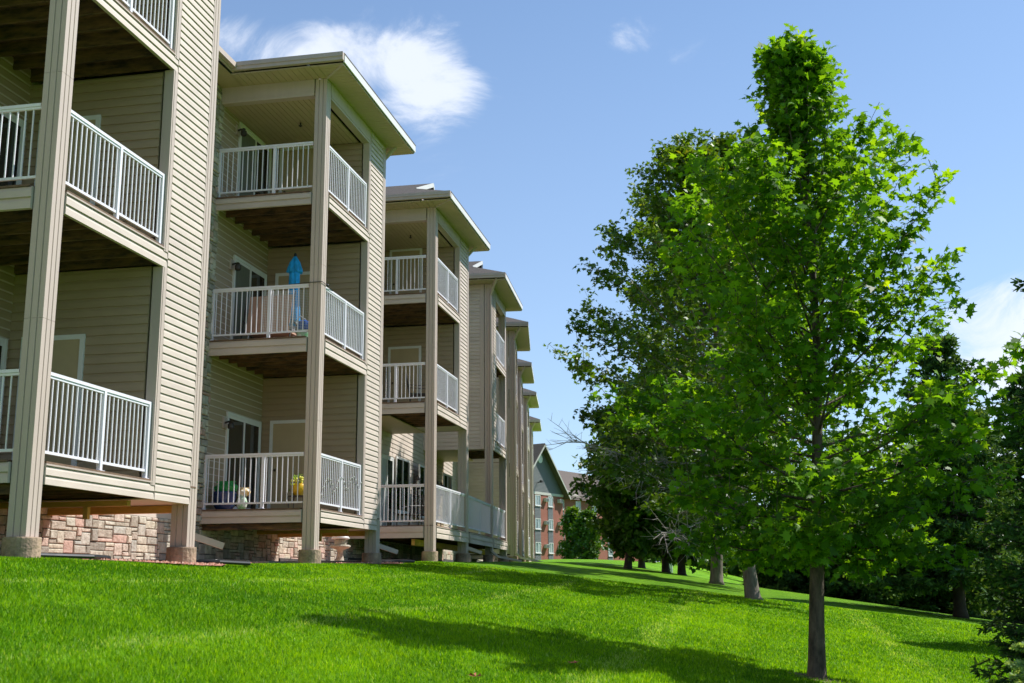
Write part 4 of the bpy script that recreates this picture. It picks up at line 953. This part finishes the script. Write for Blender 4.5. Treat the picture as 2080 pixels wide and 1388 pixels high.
# spruces
def spruce(name, base, label, H, Rb, trunk_r, hb=.4, tiers=26, per=9, nl=.17, m='needle', seed=1, dens=1.0, group='spruces on the right of the lawn', droop=.25, gap=.055, bark='bark_dark', rs=1.0, nper=5):
    rnd = random.Random(seed); bx, by = base; bz = float(ground(bx, by))-.05
    t = thing(name, (bx, by, bz), label, 'tree', group)
    tm = MB(); tm.tube([(bx, by, bz), (bx, by, bz+.3), (bx+.02, by, bz+H*.5), (bx, by, bz+H)], [trunk_r*1.4, trunk_r, trunk_r*.6, .01], 10); tm.build('trunk', bark, t, True)
    br = MB(); Cs = []; Ds = []; Ss = []
    for i in range(tiers):
        f = (i+rnd.uniform(-.3, .3))/tiers; f = max(0, f); h = hb+(H-hb)*f; Rr = Rb*(1-f)**.82+.12
        for k in range(per):
            a = rnd.uniform(0, 6.283); R1 = Rr*rnd.uniform(.72, 1.12); c = Vector((bx, by, bz+h+rnd.uniform(-.1, .1)))
            e = c+Vector((math.cos(a)*R1, math.sin(a)*R1, -droop*R1+.10*R1)); mid = c.lerp(e, .55)+Vector((0, 0, -.10*R1))
            e.z += .12*R1
            pts = [c, mid, e]; br.tube(pts, [(.022+.006*R1)*rs, .014*rs, .004*rs], 4, cap=False)
            Lb = (e-c).length; ns = max(3, int(Lb/.13*dens))
            for s in range(ns):
                g = .12+.88*(s+rnd.random())/ns; p = c.lerp(mid, g/.55) if g < .55 else mid.lerp(e, (g-.55)/.45)
                d = (e-c).normalized(); side = d.cross(Vector((0, 0, 1))).normalized()
                for sg in (-1, 1):
                    tw = (d*.75+side*sg*rnd.uniform(.5, 1.1)+Vector((0, 0, rnd.uniform(-.45, .08)))).normalized(); tl = (.10+.24*Lb*(1-g)*.75+.06)*rnd.uniform(.7, 1.3)
                    q = p+tw*tl
                    br.tube([p, q], [.006*rs, .003*rs], 3, cap=False)
                    nn = max(2, int(tl/gap*dens))
                    for z in range(nn):
                        w = (z+rnd.random())/nn; x = p.lerp(q, w)
                        for _ in range(nper):
                            Cs.append(x); Ds.append(tw*.8+Vector((rnd.gauss(0, .5), rnd.gauss(0, .5), rnd.gauss(0, .45)))); Ss.append(nl*rnd.uniform(.6, 1.1)*.55)
    br.build('branches', bark, t)
    C = np.array(Cs); D = np.array([tuple(d) for d in Ds]); n = len(C)
    val = np.clip(.4+RNG.normal(0, .2, n)+.12*np.sin(C[:, 2]*3+C[:, 0]*2), 0, 1)
    leaves('needles', C, D, rvec(n), np.array(Ss), NEED*np.array([2.0, 1.0]), m, val, t)
    return t
spruce('spruce_tree', (5.6, 34.6), 'spruce with bare low trunk and drooping lower branches standing on the lawn', 8.2, 2.9, .17, 1.3, 24, 12, .34, seed=2, dens=.65, gap=.13)
spruce('spruce_tree', (7.5, 25.4), 'spruce just past the right edge whose twig tips reach into the sky', 8.0, 2.2, .15, .5, 28, 11, .24, seed=8, dens=.7, gap=.11)
spruce('spruce_tree', (4.35, 14.6), 'big dark spruce at the right edge with branches down to the grass', 7.9, 1.85, .16, .15, 42, 13, .17, seed=3, dens=.95, gap=.085)
spruce('spruce_tree', (1.98, 7.4), 'small near spruce with pale green needles in the lower right corner', 1.35, .72, .03, .04, 24, 12, .066, 'needle_near', seed=4, dens=1.8, rs=.35, nper=9, group='spruces on the right of the lawn', gap=.016, droop=.02, bark='dead_wood')
far_sp = [((1.9, 46.0), 4.8, 2.3, 'low dark spruce left of the young maple trunk'), ((3.9, 45.0), 5.4, 2.5, 'dark spruce directly behind the young maple trunk'), ((6.6, 47.0), 6.0, 2.6, 'dark spruce just right of the young maple trunk, beyond the lawn'),
          ((9.4, 41.0), 8.8, 2.9, 'taller blue-green spruce farther back between the maple and the right edge'), ((12.8, 44.0), 9.5, 3.2, 'tall spruce mostly hidden behind the dark spruce at the right edge')]
for i, (b, H, Rr, lab) in enumerate(far_sp): spruce('spruce_tree', b, lab, H, Rr, .13, .2, 20, 12, .46, seed=20+i, dens=.5, gap=.17)

# ------------------------------------------------------------------ white post on the far lawn
def marker():
    x, y = -4.9, 74.0; z = float(ground(x, y)); t = thing('marker_post', (x, y, z), 'slim white post standing on the far lawn between the dark trunks', 'post')
    m = MB(); m.box(x-.1, x+.1, y-.1, y+.1, z-.3, z+2.0); m.build('post', 'white_frame', t)
    m = MB(); m.lathe((x, y, z+2.0), [(.15, 0), (.15, .04), (.03, .14)], 4); m.build('cap', 'white_frame', t)
marker()

# ------------------------------------------------------------------ brick building in the distance
BK = thing('brick_building', (-21.5, 135.3, 1.7), 'distant red brick building with grey gabled siding and a brown roof', 'building')
a22 = R_(22); DX = (math.sin(a22), math.cos(a22)); NX = (math.cos(a22), -math.sin(a22))
TK = lambda u, v, z: (-21.5+DX[0]*u+NX[0]*v, 135.3+DX[1]*u+NX[1]*v, z)
def BP(m, n, mt, par=BK): return m.build(n, mt, par)
m = MB(TK); m.box(-9.7, .33, -9, 0, 2.0, 10.12); BP(m, 'wall', 'red_brick')
m = MB(TK); m.box(.33, 24, -12, -1.6, 2.0, 10.1); BP(m, 'wing_wall', 'red_brick')
m = MB(TK); m.box(-9.75, .38, -9.05, .06, -1.0, 2.35); m.box(.38, 24.05, -12, -1.54, -1, 2.3); BP(m, 'stone_base', 'pale_stone')
m = MB(TK); m.box(-9.8, .40, -.0, .07, 10.0, 10.28); BP(m, 'band', 'grey_trim')
m = MB(TK)
zz = 10.28; n = 34
for i in range(n):
    z0 = 10.28+i*(15.5-10.28)/n; z1 = z0+(15.5-10.28)/n; h0 = 5.0*(15.59-z0)/5.31; h1 = 5.0*(15.59-z1)/5.31
    m.face([(-4.67-h0, .03, z0), (-4.67+h0, .03, z0), (-4.67+h1, 0, z1), (-4.67-h1, 0, z1)]); m.face([(-4.67-h0, 0, z0), (-4.67+h0, 0, z0), (-4.67+h0, .03, z0), (-4.67-h0, .03, z0)])
BP(m, 'gable', 'grey_siding')
m = MB(TK)
for s in (-1, 1): m.slab([(-4.67, .75, 15.85), (-4.67+s*5.6, .75, 9.95), (-4.67+s*5.6, -14, 9.95), (-4.67, -14, 15.85)][::s], .16)
BP(m, 'gable_roof', 'roof_brown')
m = MB(TK)
for s in (-1, 1): m.beam((-4.67, .78, 15.62), (-4.67+s*5.6, .78, 9.72), .05, .16)
BP(m, 'rake_board', 'grey_trim')
m = MB(TK)
m.slab([(-2, -1.0, 10.25), (24.6, -1.0, 10.25), (20, -8, 14.6), (-2, -8, 14.6)], .15); BP(m, 'wing_roof', 'roof_brown')
m = MB(TK); m.slab([(0.5, .4, 10.3), (3.6, .4, 10.3), (3.0, -3.0, 12.0), (0.5, -3.0, 12.6)], .12); BP(m, 'porch_roof', 'roof_tan')
m = MB(TK); m.face([(-24, -14, 10), (44, -14, 10), (44, -26, 17.2), (-24, -26, 17.2)]); m.face([(44, -38, 10), (-24, -38, 10), (-24, -26, 17.2), (44, -26, 17.2)]); BP(m, 'rear_roof', 'roof_brown')
m = MB(TK); m.box(-24, 44, -37.5, -14.5, -1, 10); BP(m, 'rear_wall', 'red_brick')
def bwin(u0, u1, z0, z1, v=0):
    m = MB(TK); w = .07
    m.box(u0, u0+w, v, v+.08, z0, z1); m.box(u1-w, u1, v, v+.08, z0, z1); m.box(u0+w, u1-w, v, v+.075, z0, z0+w); m.box(u0+w, u1-w, v, v+.075, z1-w, z1); m.box((u0+u1)/2-.03, (u0+u1)/2+.03, v, v+.07, z0+w, z1-w); m.box(u0-.05, u1+.05, v, v+.14, z0-.08, z0)
    o = BP(m, 'window', 'white_frame')
    m = MB(TK); m.box(u0+w, u1-w, v+.012, v+.03, z0+w, z1-w); m.build('pane', 'window_pane', o)
for u0, u1, v in ((-8.2, -7.2, 0), (-5.85, -4.70, 0), (-2.98, -2.0, 0), (2.2, 3.2, -1.6), (6, 7.2, -1.6), (10, 11.2, -1.6), (14, 15.2, -1.6)):
    for z1 in (9.92, 7.28, 4.62): bwin(u0, u1, z1-1.18, z1, v)
    for za, zb in ((2.5, 3.30), (4.64, 5.98), (7.30, 8.62)):
        m = MB(TK); k = 9
        for i in range(k): z0 = za+(zb-za)*i/k; m.face([(u0-.05, v+.05, z0), (u1+.05, v+.05, z0), (u1+.05, v+.02, z0+(zb-za)/k), (u0-.05, v+.02, z0+(zb-za)/k)])
        BP(m, 'siding_panel', 'grey_siding')
for u in (-3.95, -.9):
    for z in (9.25, 6.65, 4.0):
        m = MB(TK); m.box(u, u+.62, 0, .38, z, z+.42); o = BP(m, 'air_conditioner', 'grey_trim'); m = MB(TK)
        for k in range(6): m.box(u+.05, u+.57, .381, .40, z+.05+k*.055, z+.085+k*.055)
        m.build('grille', 'grey_siding', o)
m = MB(lambda x, y, z: TK(x, z, y))
m.lathe((-4.67, 14.1, .04), [(.50, 0), (.50, .05), (.40, .06)], 20); BP(m, 'round_vent', 'white_frame')
m = MB(TK); m.beam((-5.3, .05, 11.3), (-5.3, .6, 11.45), .08, .08); m.box(-5.5, -5.1, .5, .75, 11.3, 11.55); BP(m, 'floodlight', 'dark_metal')
